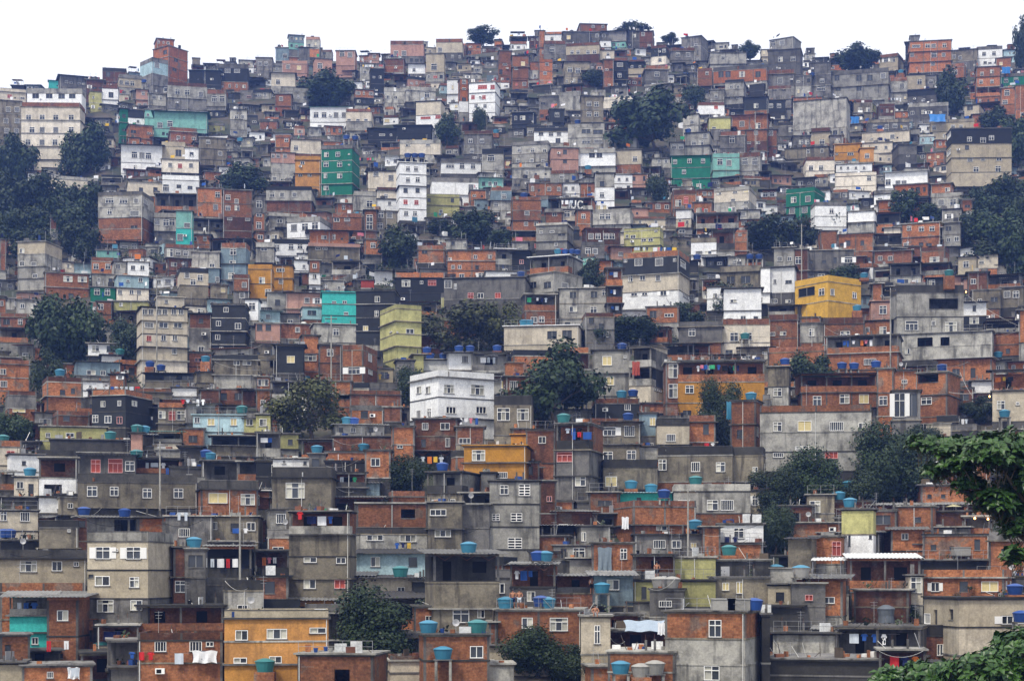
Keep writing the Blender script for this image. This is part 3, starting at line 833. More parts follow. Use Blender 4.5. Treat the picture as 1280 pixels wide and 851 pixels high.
(640,213): """
0 192 -10 42 l Fl
192 322 0 68 l PB w:250,30
340 417 65 122 b F w:385,92d
415 512 15 152 lw F w:450,68d;450,122
250 342 65 118 w F w:305,90;270,90
80 252 65 127 b F
0 147 133 352 bbbT PB w:75,212,24,26;70,267;120,267 n:brick_with_terrace
245 400 140 200 O F n:letters_terrace
165 252 192 262 b Pg w:213,215,24,30
252 327 197 252 c F w:275,218,30,30;305,215
325 395 200 267 b F w:357,230
405 592 193 272 l Pl w:450,232;480,232
600 682 190 236 p F
600 767 232 278 c PB w:640,258;720,258
120 307 258 392 lll Pl c275 w:145,312;200,312,22,22;248,314,36,26d;220,370
370 542 288 372 B SB w:395,330;430,330;470,330;500,330
560 757 283 412 yyy Py c740 w:575,330;605,338,26,28;658,342,26,26;693,342,24,26;600,390;720,300 n:pale_yellow_house
510 602 20 67 w F w:535,45;575,45
590 680 20 70 p F
805 922 97 192 b PB w:832,165s;870,150,22,36r
820 897 197 287 wc F w:840,250;875,258
1010 1222 78 262 cll Pl c1185 w:1035,110s;1115,102;1170,100y;1105,153;1170,155;1105,197;1170,197 n:cream_three
905 1002 160 217 b F w:930,203s;970,203s
920 1132 215 292 O F
1130 1240 200 290 lb F
895 1022 338 422 w Pv w:935,412,36,20s;980,412,36,20s
830 902 290 322 g F w:850,305,30,16
1110 1178 298 402 bb PB w:1140,318
1000 1112 300 400 O F
350 462 358 442 g Pg w:380,403;415,405
0 92 400 500 k Sl
90 352 425 588 Tc Fw c280 
70 352 508 700 lv Fl c215 w:105,573,34,30d;177,573,36,30d;265,580 n:grey_two_dark_windows
237 477 590 738 ll Fl w:305,622,32,30d;410,620,32,30d;463,612;305,693,38,28s;408,697,34,32s
475 552 490 750 TTT F n:brick_balcony_tower
553 888 398 682 kcw Pb c835 w:632,458,38,38;735,458,38,38;567,452,14,16;813,448,14,16;593,540,22,34s;653,535,28,28;730,538,24,30s;610,615,30,26;663,613,28,24;757,612,32,28s;855,470;868,620 n:dark_top_white
547 669 698 757 w Sw
670 832 682 762 b Fg
65 222 620 782 Tb F w:110,747,32,30;148,745 n:brick_terrace_pair
365 512 712 860 gg PB w:397,750d;447,780d;470,820
-40 332 778 870 c Fw w:200,822,48,38d;275,818,48,38d n:cream_two_dark
0 77 525 702 kB F w:60,560
1040 1247 478 600 v Pv w:1093,547,38,34d;1168,545,46,36d
975 1062 583 700 ww F w:1015,625s
1060 1247 590 700 w F
1245 1290 488 612 w F
1140 1242 643 720 b F
835 1050 755 860 g Pg w:900,810
1050 1290 742 860 c PB w:1110,832,40,44;1180,830
355 412 435 487 m F
1080 1167 433 477 l F w:1113,457
410 500 450 500 q Sk
950 1050 540 600 T Sw
0 80 360 420 l F w:40,395s
""",
(960,213): """
90 284 82 240 GG PG c232 w:128,147,26,30s;200,143,26,30s;120,203s;183,198s n:green_small_block
213 392 158 282 ww Pg c235 w:318,203 n:white_below_green
335 542 12 78 c Pc w:505,40
540 590 30 70 l F w:570,45
585 797 5 87 w Sw w:600,60;650,65;680,65
715 802 28 62 b F w:762,42y
530 637 100 172 w Pg w:560,150
550 670 150 195 q F
630 802 70 132 q F
815 917 68 132 b F
815 977 112 202 l Pl w:865,160;925,160
870 967 195 267 l F w:905,230s
968 1022 143 262 bw Sw
400 532 205 312 wl Fl w:455,272
530 662 210 267 U Sk
668 862 265 332 b F w:767,293,26,24s;820,292,26,24s;705,290 n:brick_right_low
580 662 288 322 c F
262 347 303 402 b F
350 527 316 404 b Sl
880 962 263 377 ll F
530 722 400 464 B Sw w:560,440;610,440
765 907 378 464 b PB c885 w:832,445,46,28s
765 907 464 520 O F
610 765 462 525 U Sk
30 132 388 492 l F
0 132 485 612 w F
135 202 395 500 B F w:150,450
190 430 400 500 g Fl
135 465 523 745 YY PY c300 w:192,607,82,42d;268,608,28,34s;322,608,20,34;432,625,20,30 n:yellow_house
515 617 655 752 p Fp w:575,697,36,42s
485 617 752 852 b F w:575,802,34,42s;492,802
520 572 568 660 b F
612 978 573 852 ll Pd c645 w:878,667,140,52o;827,765,20,22;718,775,60,50s;915,782,56,50s n:stained_grey
970 1092 655 790 wk Sl
1090 1258 750 858 OB Sk
1040 1150 418 490 c Sd
950 1040 430 520 c Sk w:990,470
1020 1162 598 692 v F
1160 1275 585 682 v F w:1195,620;1240,620
1100 1260 520 590 T Sd
1000 1100 510 600 B F
1255 1290 700 860 b F
0 150 673 722 O F
0 152 720 838 b PB w:20,818,30,20s;75,815,30,20s
150 287 672 740 g Sd
160 280 765 860 l F w:218,810,26,38s
163 287 735 777 b F
278 482 735 870 b PB w:385,825,46,44s
1150 1290 470 510 c Sl
""",
(0,426): """
0 150 95 250 bb PB w:15,155,30,28s;18,215,34,32s
40 182 250 400 gb PB w:95,340,62,34y;115,270d
235 412 182 350 bb PB w:313,257,26,26d;365,250,20,26d n:brick_left_pair
460 762 242 432 kk Pb c628 w:515,315,22,30s;597,312,18,26s;672,313,26,28s;540,392;598,397,28,34p;473,390;497,390 n:black_house
380 602 102 175 z Sz w:455,158,42,24s;515,160
415 552 203 248 w F w:450,228;530,225
545 622 168 232 b F w:600,182s
285 447 352 432 B PB w:333,382,32,36d
725 987 158 235 kv Sl w:850,185,60,20d;940,185,60,20d
1070 1290 70 245 vl Pk w:1183,103,28,38;1235,102,42,38s
985 1152 160 262 vv Fk w:1060,225
440 592 15 75 w F
510 607 73 112 w F
860 992 233 277 w F
790 937 308 412 v Pb w:810,370s;860,374,32,46r;905,372,42,46s
935 1075 318 412 g F
965 1222 372 455 u Fu w:985,395s;1055,405,34,36y;1168,405,30,36y n:pale_blue_house
1220 1290 362 458 y Pg w:1248,405,34,36s
1105 1217 318 372 g Sl
655 712 462 550 p F
770 907 450 558 Oc Sm
715 770 465 550 O Sw
200 532 430 500 y Fl w:240,470;350,470,40,24
250 677 495 555 d F
0 107 498 622 c Pb
105 197 505 562 T F
50 217 568 652 w F w:120,610,20,20d
195 387 585 782 Uw F w:265,745,86,56o n:pinkish_white
195 305 780 860 w F
388 677 565 712 g Sk w:478,625,46,66r;577,625,70,68r;650,625
388 987 665 832 v Pd w:460,752,48,50;570,752,40,44;737,760,46,50;893,760,48,50 n:long_stained_parapet
0 192 782 870 d F
70 192 680 782 c F w:100,720;155,745,26,62d
0 72 650 745 T Sz
1005 1290 698 870 b Pd w:1090,785,92,52y;1240,793,72,54s
1010 1192 600 700 U F
1190 1290 605 700 T F
900 1007 528 600 d F
680 902 590 662 T F
302 507 778 870 v F
1000 1100 245 310 B F
680 860 240 300 v Pb
940 1060 60 130 b F
1050 1290 520 575 v Sl
780 905 545 600 l F
""",
(320,426): """
770 1190 145 480 www Pw c912 w:815,245,24,36s;860,245,24,36s;965,240,52,44s;1107,245,66,50s;813,368,22,44;865,360,20,44;975,345,50,36;1125,345,50,36 n:big_white
838 966 95 150 w F
965 1087 58 145 w Sl w:1045,92,32,36s
1085 1260 55 150 O Sl
705 792 98 190 g F w:745,160
790 838 70 155 y F
233 317 -25 152 bb F w:272,80,60,40s
315 427 22 197 bb F w:370,60
428 607 18 207 bb PB c535 w:490,143,60,46s;572,155,24,30s;570,80,20,50
0 177 72 168 v Pv w:110,110,80,44o
98 237 22 160 k Fk
322 477 203 330 bb F w:375,258,18,20;440,270,60,42o
470 727 248 332 B PB
473 637 322 412 b Pg w:542,368,36,36d
635 727 332 402 B F
400 642 415 488 l Sw w:425,445d;485,445;575,445d
0 75 180 250 b F
0 75 245 360 b F w:35,310,24,32
0 72 368 458 y F w:35,407,36,36s
0 122 458 580 O F
120 212 465 540 y F w:172,505d
383 682 478 560 B F
545 672 548 682 b F w:597,605,46,42
345 548 555 602 b F
345 548 602 672 d F
683 792 428 605 bb F w:720,520
790 1005 390 560 BB F
950 1142 352 432 b Fb w:980,400s
1000 1142 430 602 Bv F w:1045,505,62,42
1190 1380 275 470 v Pd w:1237,367,62,62s;1335,367,60,60s
1040 1350 525 770 ooo Fo w:1113,572,66,54s;1143,683,26,52s;1225,677,66,42s n:ochre_big
1275 1352 470 600 o Fo
775 1002 545 610 U Sg
855 1130 655 860 Ov F c1030 w:915,820,72,52s;980,810 n:balcony_grey
678 852 750 860 b PB w:770,830,92,40o
80 377 632 832 v Pd w:195,747,92,78s n:cracked_plaster
85 267 588 640 w F w:140,605;245,610d
265 347 565 640 g F w:298,612,36,46d
375 552 660 800 Od Fd w:470,690
0 77 600 752 kd F
0 72 750 840 b Fw w:8,795,20,50s
550 617 705 785 z Sz
1125 1200 660 790 g F
""",
(640,426): """
402 587 48 275 ll F w:475,100,46,46y;565,80,14,14s;492,200,38,42y n:grey_yellow_shutters
585 777 22 315 OOc Sl c695 w:648,218,38,46s;728,235,38,36s n:stacked_balconies
413 637 288 387 k PB w:578,330,30,34s
637 822 312 362 B F
635 722 362 475 z F w:703,403,28,40y
448 642 400 522 v Sg w:488,453,62,42s;587,450,52,54s n:olive_two_windows
452 637 520 605 v F w:480,575,48,44;597,570,46,46
725 887 388 518 c Pd w:793,485,44,36
880 1017 372 505 b PB w:970,440,28,50d
828 1262 100 308 To F w:888,243,42,38;1005,240,34,34o n:ochre_laundry
1092 1252 298 528 bb F c1218 w:1140,465,32,42d;1228,455,14,50 n:brick_blue_tarp
0 75 440 530 B F w:150,495
70 215 445 610 B F w:150,495,36,34
75 222 608 695 B PB w:110,690
222 455 412 802 Ogg F c385 w:262,580,78,48r;342,702,52,46s n:stained_laundry_house
457 727 592 742 v Pd w:495,703,56,48y
630 727 528 595 l F
730 1102 528 702 v Pd w:753,618,40,56s;917,630,42,46s;1043,630,46,48s n:grey_long_parapet
1100 1257 530 702 v Pd
810 1192 715 860 l Pl w:1003,820,56,52s;1075,820,62,52s;860,810,60,30y
535 802 755 830 t Su w:635,795d n:teal_hut
-112 137 700 1040 lll F w:62,745,56,56v;-40,745;22,880,56,44v;-80,880,40,36v;14,1015,70,60v;-110,1015,10,10v n:louvre_house
137 222 700 860 B F
175 307 800 870 b F w:230,838s
325 482 802 870 g F w:405,832d
385 532 758 860 b F
510 917 815 870 b F
1255 1290 270 360 g Pg
770 830 110 310 B F w:815,150s;815,250s
1165 1260 100 110 b F
""",
(960,426): """
-40 517 322 650 lll Pb w:48,430,42,44s;182,430,66,58y;343,432,68,56s;470,428,34,34s;52,560,52,44s;170,548,68,40v;317,562,64,52r n:long_pale_grey
290 652 -25 145 Tb F w:510,105,60,30 n:brick_open_floor
0 287 30 130 b PB w:130,105,48,38y
0 102 130 325 vl F w:48,258,40,38s
165 547 160 342 Tb Sk w:383,290,48,46s;480,290,48,46y;245,300,40,50 n:brick_flag_terrace
545 627 140 375 bb F w:575,300
610 747 148 250 b F
622 762 250 395 g F w:658,320,52,120s;720,320,50,110d
745 962 155 375 bb F c895 w:800,185,100,44o;792,300,52,36s n:brick_poles
640 1122 -40 90 ll F w:785,10,74,54o;885,8,44,54o;697,45,24,40s n:unglazed_grey
845 1117 85 200 b Sw w:940,160d;1025,160,24,50d
1120 1290 143 282 T Sg
1122 1290 250 402 c F w:1165,322,38,42s;1248,313,16,16s
1075 1290 -40 75 bb F w:1100,10;1200,50d
195 332 770 860 v F w:235,830,52,62s
325 522 800 870 B F
765 1032 722 820 b F
1028 1170 735 820 b F
520 1112 815 900 B Sl
1020 1120 200 260 w F
0 165 290 325 O F
""",
(0,638): """
437 865 105 580 ccg Pl c740 w:515,212,72,58s;668,213,72,58s;578,197,22,12s;512,352,72,46s;671,358,46,52s;455,326,26,16d;527,475,82,64s;683,473,60,50s n:tall_beige
440 692 30 107 l Sl w:605,75,66,60o;665,70,30,60o
690 827 35 107 q F
388 442 30 150 B F w:410,65,34,30d
0 432 195 370 c Pd w:143,277,82,58s;285,278,50,46;380,266,22,24s n:stained_cream
0 422 362 540 b Pb w:140,410,40,26;285,410,46,26s;388,412,34,34s
48 237 425 692 Ott Sl w:175,650 n:turquoise_balcony
235 482 425 625 b Sl c390 w:312,523,52,54s n:corrugated_brick
0 150 622 765 b F w:40,685,28,32d
110 302 702 785 U F
110 462 775 870 b F w:250,820
0 112 762 870 c F
690 1117 478 610 T F
690 1112 610 870 bb PB w:802,675,56,58s;977,672,58,62s;1050,660,40,36 n:brick_washing
555 802 785 870 g F
925 1027 192 475 gg F
1020 1257 172 345 O Sl n:mint_laundry_balcony
1022 1257 335 475 g Pg
1125 1318 345 562 l Pd w:1212,492,50,40
1122 1642 498 880 ooo Pc w:1208,625,62,62s;1385,615,102,52s;1590,598,84,30s;1200,762,64,52s;1377,750,62,46s n:ochre_long
195 392 50 185 v Pd w:345,100,14,14
0 190 0 100 c F w:15,25,38,50s;125,30,46,46s
828 1062 30 170 g F w:920,110,52,42
1050 1290 30 155 v F w:1072,75,30,40s;1175,85,44,44d;1255,80,44,40
868 932 185 475 BB F w:900,380
485 692 575 680 U F
0 440 150 200 d F
1060 1270 155 250 U Fl
800 1120 430 490 d F
540 700 650 800 U F
""",
(320,638): """
165 500 5 448 Ovvv F c467 w:270,228,62,62s;425,235,48,58;270,360,62,58s;418,360,52,56r n:stained_balcony_block
72 152 0 132 l F w:125,40,46,48s
503 857 -35 90 b F w:760,15,70,46o
503 857 85 212 l Pd w:595,118,82,62s;760,125,82,62s n:two_white_windows
503 862 208 330 u Sd w:597,255,46,50s;785,255,44,46d n:pale_blue_strip
545 802 330 432 c Sd w:605,400,36,46d;725,400,36,36s
480 560 320 420 c Sl
860 1030 -40 218 vv F w:935,105,82,52s;910,10,80,30 n:tan_corner
1028 1167 -30 200 gg F
888 1217 210 618 Uvv Sg w:1025,525,82,68;1125,515,36,42s n:truss_roof_house
790 887 480 605 b F w:865,545,36,40
790 890 350 480 kk F
208 655 722 900 b Fl c585 w:430,830,76,74o n:brick_rubble_roof
672 837 725 870 cc PB
840 1167 622 870 bb F w:1103,705,66,62 n:brick_two_tank
188 392 442 510 o Sl w:245,490,82,24o
1120 1290 770 870 l F
1165 1205 560 700 B F
-10 165 200 330 O F
-10 160 330 460 B Fk
912 986 98 205 b F
700 840 630 725 U Sk
""",
(640,638): """
505 920 -52 160 bb PB c607 w:748,73,52,50s;565,65,30,60s n:tall_brick
613 957 122 225 g F
400 612 163 305 b F w:558,215,34,56
207 402 175 250 l F w:258,215,30,50d;335,210,60,50
288 412 240 318 l F
210 290 245 320 d F
345 492 78 165 l F w:357,130,26,44s
122 337 68 132 O Sw
122 272 128 210 b F
-10 217 262 492 Ug Sg
410 605 318 475 z Sl w:505,370,62,52s n:blue_grey_shed
212 412 320 492 OB Sl
-80 347 498 670 b Fl w:75,560,52,56s;235,567,92,68s n:sunbather_roof
345 492 530 715 c Fl w:425,620,26,90s
482 780 600 722 T F
480 815 708 900 bb F n:brick_tanks_front
765 1257 508 900 bll F c1165 w:1015,590,62,84;998,805,76,84s n:brick_white_base
610 815 222 355 O F
808 1018 235 355 y F
608 1018 350 480 y F w:660,410,26,60d
688 858 395 530 g Fd
590 690 460 530 l F
860 1012 455 520 l F
1016 1290 248 345 d F
1016 1290 335 460 v F w:1068,378,32,40y;1138,385,32,56y
955 1042 82 222 b F
1032 1257 68 175 w F w:1135,113,52,50
1000 1252 165 240 b F
1250 1290 520 760 d F
0 100 640 700 b F
""",
(960,638): """
368 527 -5 238 yw F w:407,150,12,54d;512,125,14,30d n:yellow_white_box
525 642 0 105 B F
615 782 90 200 b Sl w:685,130,34,30;660,215
120 367 62 138 b F
213 367 130 265 b F w:345,190,50,72r
100 217 135 300 v Sk
775 1107 122 240 b F n:laundry_brick_wall
818 1002 5 85 B F
640 822 -20 98 b F w:750,45,30,26d
980 1110 30 120 T F
410 762 232 405 T Sw n:white_sheet_shelter
430 702 398 560 BB F
335 762 585 730 U F
118 287 365 585 gg Fl w:205,435,38,28r n:grey_pillar_block
0 120 370 500 c F w:60,430d
25 345 615 725 l F
10 557 745 900 dd F
205 372 333 525 b Sl
705 775 325 470 c F w:740,370,52,82s
770 1180 295 445 b Pb
690 1190 250 310 d F
780 1290 440 720 cc F c955 w:797,550,30,70;837,540,18,90d;915,518,22,52d;1210,545,80,44s n:cream_brick_corner
1105 1290 100 300 b Pg
555 790 700 860 U F
0 160 480 600 d F
""",
}
# trees: x y rx ry kind(d=dark round, o=open spreading, s=shrubby, y=yellowish) in photo pixels
TREES = [(18,200,26,28,'d'),(12,245,24,26,'d'),(8,290,22,26,'s'),(52,245,26,24,'d'),(74,278,28,28,'d'),(36,285,22,24,'s'),(112,185,28,28,'d'),(95,198,20,20,'s'),(106,262,26,26,'d'),(98,298,24,22,'s'),(40,315,26,26,'s'),
(410,112,31,20,'d'),(558,162,14,19,'s'),(603,45,17,9,'d'),(600,150,8,14,'s'),(302,226,29,20,'s'),
(815,160,48,38,'o'),(868,122,14,14,'s'),(792,40,20,9,'s'),(838,48,10,6,'s'),(743,98,14,9,'s'),(937,63,12,10,'d'),
(1073,73,25,15,'d'),(1187,115,19,25,'d'),(1278,55,10,30,'d'),(1245,150,18,16,'s'),(1268,178,20,26,'d'),
(1222,258,22,20,'d'),(1256,244,24,20,'d'),(1212,288,19,20,'s'),(1246,288,26,24,'d'),(1275,318,24,28,'d'),(1236,322,24,18,'s'),(1275,270,18,24,'s'),(497,308,22,22,'s'),(822,236,13,15,'s'),
(590,285,26,18,'d'),(628,298,20,12,'s'),(548,285,16,10,'s'),(960,292,28,19,'d'),(1000,292,20,20,'s'),(1045,277,17,13,'d'),
(1130,258,17,17,'d'),(1162,266,17,13,'s'),(82,404,40,45,'d'),(160,425,26,24,'s'),(18,532,24,22,'d'),(60,470,18,30,'s'),
(738,347,15,22,'s'),(912,375,28,20,'s'),(978,370,20,12,'s'),(1056,346,20,14,'s'),(572,410,48,30,'y'),(622,408,28,26,'y'),(790,414,35,16,'d'),
(745,420,22,14,'s'),(858,394,25,16,'s'),(688,490,52,52,'o'),(385,515,46,36,'y'),(1012,466,32,22,'d'),(902,515,24,40,'s'),(928,485,26,22,'s'),
(508,594,28,22,'d'),(1012,598,36,32,'d'),(965,612,28,26,'s'),(968,658,22,30,'s'),(992,575,22,16,'s'),(1095,572,40,36,'d'),(1135,590,40,40,'d'),(1088,608,34,26,'s'),(1150,550,24,20,'s'),(462,785,54,44,'d'),(668,815,42,28,'d'),(715,825,32,20,'s'),(1225,512,22,14,'s'),(510,485,18,24,'s'),
(1205,755,14,14,'s'),(1138,770,14,14,'s')]
TANKS = {
(0,0):"",
(640,213):"230,408,C;265,408,B;300,408,B;325,410,B;925,435,B;1190,433,B;1235,433,B;1125,495,B;45,520,B;60,790,C;85,790,C;1165,830,T",
(960,213):"480,578,C;445,690,C;905,515,T",
(0,426):"600,65,T;1028,92,C;685,445,T;722,445,C;552,475,T;683,567,T;1030,565,B;1048,600,C;300,160,C;750,118,B;805,135,B;1210,345,T;15,492,T;150,660,C",
(320,426):"870,78,B;938,78,B;855,48,B;1015,40,B;1070,40,B;1205,38,B;305,548,C;932,630,B;455,400,C;490,402,B;538,536,C",
(640,426):"550,30,B;258,420,T;548,268,C;605,262,B;790,290,C;1195,285,C;918,700,T;580,380,B;595,720,C;695,755,C;760,765,B;875,805,C",
(960,426):"85,105,B;370,125,B;430,127,B;540,118,B;870,135,B;355,810,C;410,810,C;400,722,C;1183,365,C;1150,70,C",
(0,638):"420,8,B;623,12,B;970,178,C;507,688,T;485,762,T;20,115,B;50,115,B",
(320,638):"1063,188,C;862,592,C;935,713,C;45,775,T;722,320,T;1108,600,T;1250,465,C",
(640,638):"165,230,C;450,388,C;175,475,C;145,455,B;915,70,C;1085,200,T;543,785,C;645,800,g;715,785,g;545,475,g;740,370,g;800,365,g;1055,468,l;1130,468,l;1210,478,B;130,228,B",
(960,638):"590,520,D;965,200,l;1235,395,B;1265,530,B;40,298,L;165,306,L;1155,235,B",
}
# laundry lines: x0 x1 y (zoom px)
LAUNDRY = {
(640,213):["245,320,150","395,470,155","585,830,385"],
(0,426):["490,710,228","900,1060,292","790,860,635"],
(320,426):["820,990,578","610,680,165","1010,1130,385"],
(640,426):["300,410,455","940,1080,120","700,800,362","810,880,358","960,1020,510"],
(960,426):["905,1040,390","915,1100,835"],
(0,638):["1050,1200,240","640,780,705","870,950,712","960,1090,700","1160,1260,88","230,350,650","340,400,785","850,990,8"],
(320,638):["520,590,405","690,780,160","225,290,780","200,280,5","290,380,-10"],
(640,638):["1060,1230,130"],
(960,638):["790,1110,85","915,1100,-10"],
(320,0):["520,640,325","490,600,790"],
(960,0):["530,670,490"],
}
# ------------------------------------------------------------------ read the layout
NUM=['','single-storey','two-storey','three-storey','four-storey','five-storey','six-storey']
LMK = {
'green_block':('tall dark green four-storey block with white windows, upper left of centre','the big green block'),
'orange_by_green':('orange painted house with stepped parapet directly left of the big green block','the orange stepped house'),
'retaining':('blank pale concrete retaining wall on the upper right slope','the blank retaining wall'), # name in the layout -> (label, short phrase)
'cream_block':('wide stained cream apartment block with four rows of small windows behind dark trees','the stained cream block'),
'ridge_brick':('tall orange brick building with dark openings on the left of the ridge line','the brick ridge tower'),
'teal_terrace':('long low house with teal parapet and mint walls under a light grey house','the long teal house'),
'teal_roofed':('long white house under a teal sheet roof below the round dark tree','the teal-roofed house'),
'red_window':('white three-storey house with red shutters near the top middle','the red-shuttered house'),
'red_house':('small orange-red brick two-storey house below the ridge, right of a brick block','the orange-red house'),
'long_grey':('long grey three-storey block with regular windows and grey parapet left of a salmon house','the long grey block'),
'green_shuttered':('dark green house with cream shuttered windows right of the spreading tree','the green shuttered house'),
'ridge_long':('long pale two-storey building with square dark windows under the ridge tree','the long ridge building'),
'orange_ridge':('tall orange brick block standing against the sky at the upper right','the orange ridge block'),
'ochre_house':('small ochre yellow house with stepped top on the upper right slope','the small ochre house'),
'cream_dark_top':('large cream building with dark charcoal top storey at the right edge','the dark-topped cream block'),
'left_white_tower':('narrow weathered white four-storey house at the left edge beside dark trees','the left white tower'),
'grey_block_trees':('grey rendered block with grouped windows above bare brick, right of the forest','the grouped-window block'),
'white_over_brick':('white walled top storey standing on an open brick terrace, upper left','the white-topped terrace'),
'turquoise_stair':('narrow mint and turquoise house with a stair side, left part of slope','the narrow mint house'),
'cream_dorm':('cream five-storey block with a row of six small top windows, left','the cream row-window block'),
'orange_mid':('orange painted house with orange parapet on the middle left slope','the orange painted house'),
'grey_three_win':('light grey house with three top windows left of the green block','the three-window house'),
'white_low_long':('low long white house with three dark windows and sloping side wall','the low white house'),
'white_tower':('tall narrow white tower house of five storeys in the upper middle','the white tower'),
'orange_top_dark':('dark charcoal house with orange parapet and an orange shuttered window','the orange-parapet house'),
'charcoal_block':('plain charcoal four-storey block between turquoise house and olive house','the charcoal block'),
'olive_house':('olive yellow four-storey house beside the charcoal block','the olive house'),
'turquoise_house':('bright turquoise three-storey house left of the charcoal block','the turquoise house'),
'awning_grey':('wide grey house with two red window awnings above brown shrubs','the red-awning house'),
'brick_with_terrace':('bare brick three-storey house with open terrace floor left of the letters','the brick terrace block'),
'letters_terrace':('dark open terrace with the white letters UC painted on its back wall','the lettered terrace'),
'pale_yellow_house':('pale yellow three-storey house behind the dark-topped white house','the pale yellow house'),
'cream_three':('cream and grey three-storey house with yellow shutter, right middle','the yellow-shutter house'),
'grey_two_dark_windows':('pale grey house with two square dark windows beside the brick tower','the two-square-window house'),
'brick_balcony_tower':('narrow brick tower of stacked dark balconies touching the dark-topped white house','the balcony tower'),
'dark_top_white':('tall house with charcoal top storey and white lower storey in the middle','the dark-topped white house'),
'brick_terrace_pair':('narrow brick house with open top terrace below the two-square-window house','the narrow terrace house'),
'cream_two_dark':('low cream house with two wide dark windows above the spreading middle tree','the low cream house'),
'green_small_block':('bright green two-storey block with four white windows, right of the palm','the small green block'),
'white_below_green':('white house directly right of and below the small green block','the white angular house'),
'brick_right_low':('low bare brick house with two white windows beside the right forest','the low brick house'),
'yellow_house':('bright yellow house with yellow parapet and wide dark window on the right slope','the bright yellow house'),
'stained_grey':('big grey rendered house with white window grilles and open veranda at right','the stained grey house'),
'brick_left_pair':('brick two-storey house with small square windows left of the black house','the square-window brick house'),
'black_house':('black painted two-storey house with white windows and brick parapet, left','the black house'),
'pale_blue_house':('pale blue low house with yellow shuttered windows left of the olive tree','the pale blue house'),
'pinkish_white':('pinkish white house with dark open top storey at lower left','the pinkish white house'),
'long_stained_parapet':('long tan house with a black-stained parapet and four windows, lower left','the long stained house'),
'big_white':('big bright white three-storey house with grey side in the centre','the big white house'),
'ochre_big':('ochre painted three-storey house below the big white house','the big ochre house'),
'balcony_grey':('grey house with a deep top balcony left of the big ochre house','the deep-balcony house'),
'cracked_plaster':('cracked olive-grey house with one large grilled window under the olive tree','the cracked plaster house'),
'grey_yellow_shutters':('light grey two-storey house with yellow shutters right of the spreading tree','the yellow-shuttered grey house'),
'stacked_balconies':('house of stacked open balconies with a red blanket, right of grey house','the stacked-balcony house'),
'olive_two_windows':('olive-grey house with two white grilled windows under a blue tank','the two-grille house'),
'ochre_laundry':('ochre house with brick terrace full of washing, right of stacked balconies','the ochre washing house'),
'brick_blue_tarp':('rough orange brick two-storey house with a blue tarpaulin at its side','the blue-tarp brick house'),
'stained_laundry_house':('stained grey three-storey house with laundry terrace, right of the big ochre house','the laundry-terrace house'),
'grey_long_parapet':('long grey house with black stained parapet and two grilled windows','the long grey parapet house'),
'teal_hut':('small teal painted hut with pale roof among brick walls','the teal hut'),
'louvre_house':('light grey house with white louvred window openings, below the big ochre house','the louvred house'),
'long_pale_grey':('long pale grey three-storey house with brick parapet above the right trees','the long pale grey house'),
'brick_open_floor':('brick house with open upper floor left of the unglazed grey house','the open-floor brick house'),
'brick_flag_terrace':('wide brick house with terrace under a dark sheet roof on the right','the sheet-roofed brick house'),
'brick_poles':('brick house propped with white poles near a lamp at the right','the propped brick house'),
'unglazed_grey':('light grey unfinished storey with two unglazed openings below the stained grey house','the unglazed grey house'),
'tall_beige':('tall beige and grey three-storey house with paired dark windows, lower left','the tall beige house'),
'stained_cream':('stained cream house with a dark parapet left of the tall beige house','the stained cream house'),
'turquoise_balcony':('small house with a turquoise balcony under corrugated roof, lower left corner','the turquoise balcony house'),
'corrugated_brick':('brick house with corrugated grey roof right of the turquoise balcony','the corrugated brick house'),
'brick_washing':('brick house with a weathered terrace above washing at lower left','the washing-yard house'),
'mint_laundry_balcony':('grey balcony house with mint back wall and hanging washing','the mint-walled balcony'),
'ochre_long':('long ochre two-storey house with cream parapet left of the round foreground tree','the long ochre house'),
'stained_balcony_block':('heavily stained three-storey house with top balcony above the long ochre house','the stained balcony block'),
'two_white_windows':('stained light grey house with two white windows under a brick storey','the two-white-window house'),
'pale_blue_strip':('low pale blue strip of a house above the round foreground tree','the pale blue strip house'),
'tan_corner':('tan corner house with white window behind a brick chimney stack','the tan corner house'),
'truss_roof_house':('tan house with an open floor under a steel truss roof, bottom middle','the truss-roof house'),
'brick_rubble_roof':('orange brick house with flat slab roof at the bottom edge, left of centre','the flat-slab brick house'),
'brick_two_tank':('brick house with broken rubble and tanks on its roof, bottom middle','the rubble-topped house'),
'tall_brick':('tall brick corner house with a square window above a blank grey wall','the tall brick house'),
'blue_grey_shed':('blue-grey rendered shed with a pale sheet roof, bottom middle right','the blue-grey shed'),
'sunbather_roof':('brick house whose flat grey roof carries people and blue tanks','the sunbathing roof house'),
'brick_white_base':('brick house with a pale rendered ground floor at the bottom right of centre','the pale-based brick house'),
'brick_tanks_front':('low brick wall house with three tanks standing at its foot','the three-tank brick house'),
'yellow_white_box':('narrow house with pale yellow top box and dirty white base','the yellow-topped white house'),
'laundry_brick_wall':('long brick house wall with a row of dark washing above','the washing-wall brick house'),
'white_sheet_shelter':('brick terrace shelter under a bright white sheet roof, lower right','the white-sheet shelter'),
'grey_pillar_block':('grey concrete block with posts and a small brick patch, lower right','the grey pillar block'),
'cream_brick_corner':('corner house with cream left wall and brick right wall at lower right','the cream-and-brick corner house'),
}
MATW={'b':'bare brick','B':'dark brick','q':'orange brick','g':'grey rendered','d':'dark stained concrete','l':'light grey','w':'white','c':'cream','y':'yellowish','Y':'bright yellow','o':'ochre','k':'charcoal','t':'turquoise','m':'mint','G':'green','z':'blue-grey','u':'pale blue','p':'salmon','v':'tan','R':'red'}
KINDN={'b':'brick_house','B':'brick_house','q':'brick_house','g':'concrete_house','d':'concrete_house','l':'concrete_house','v':'concrete_house','k':'painted_house'}
SP=[]
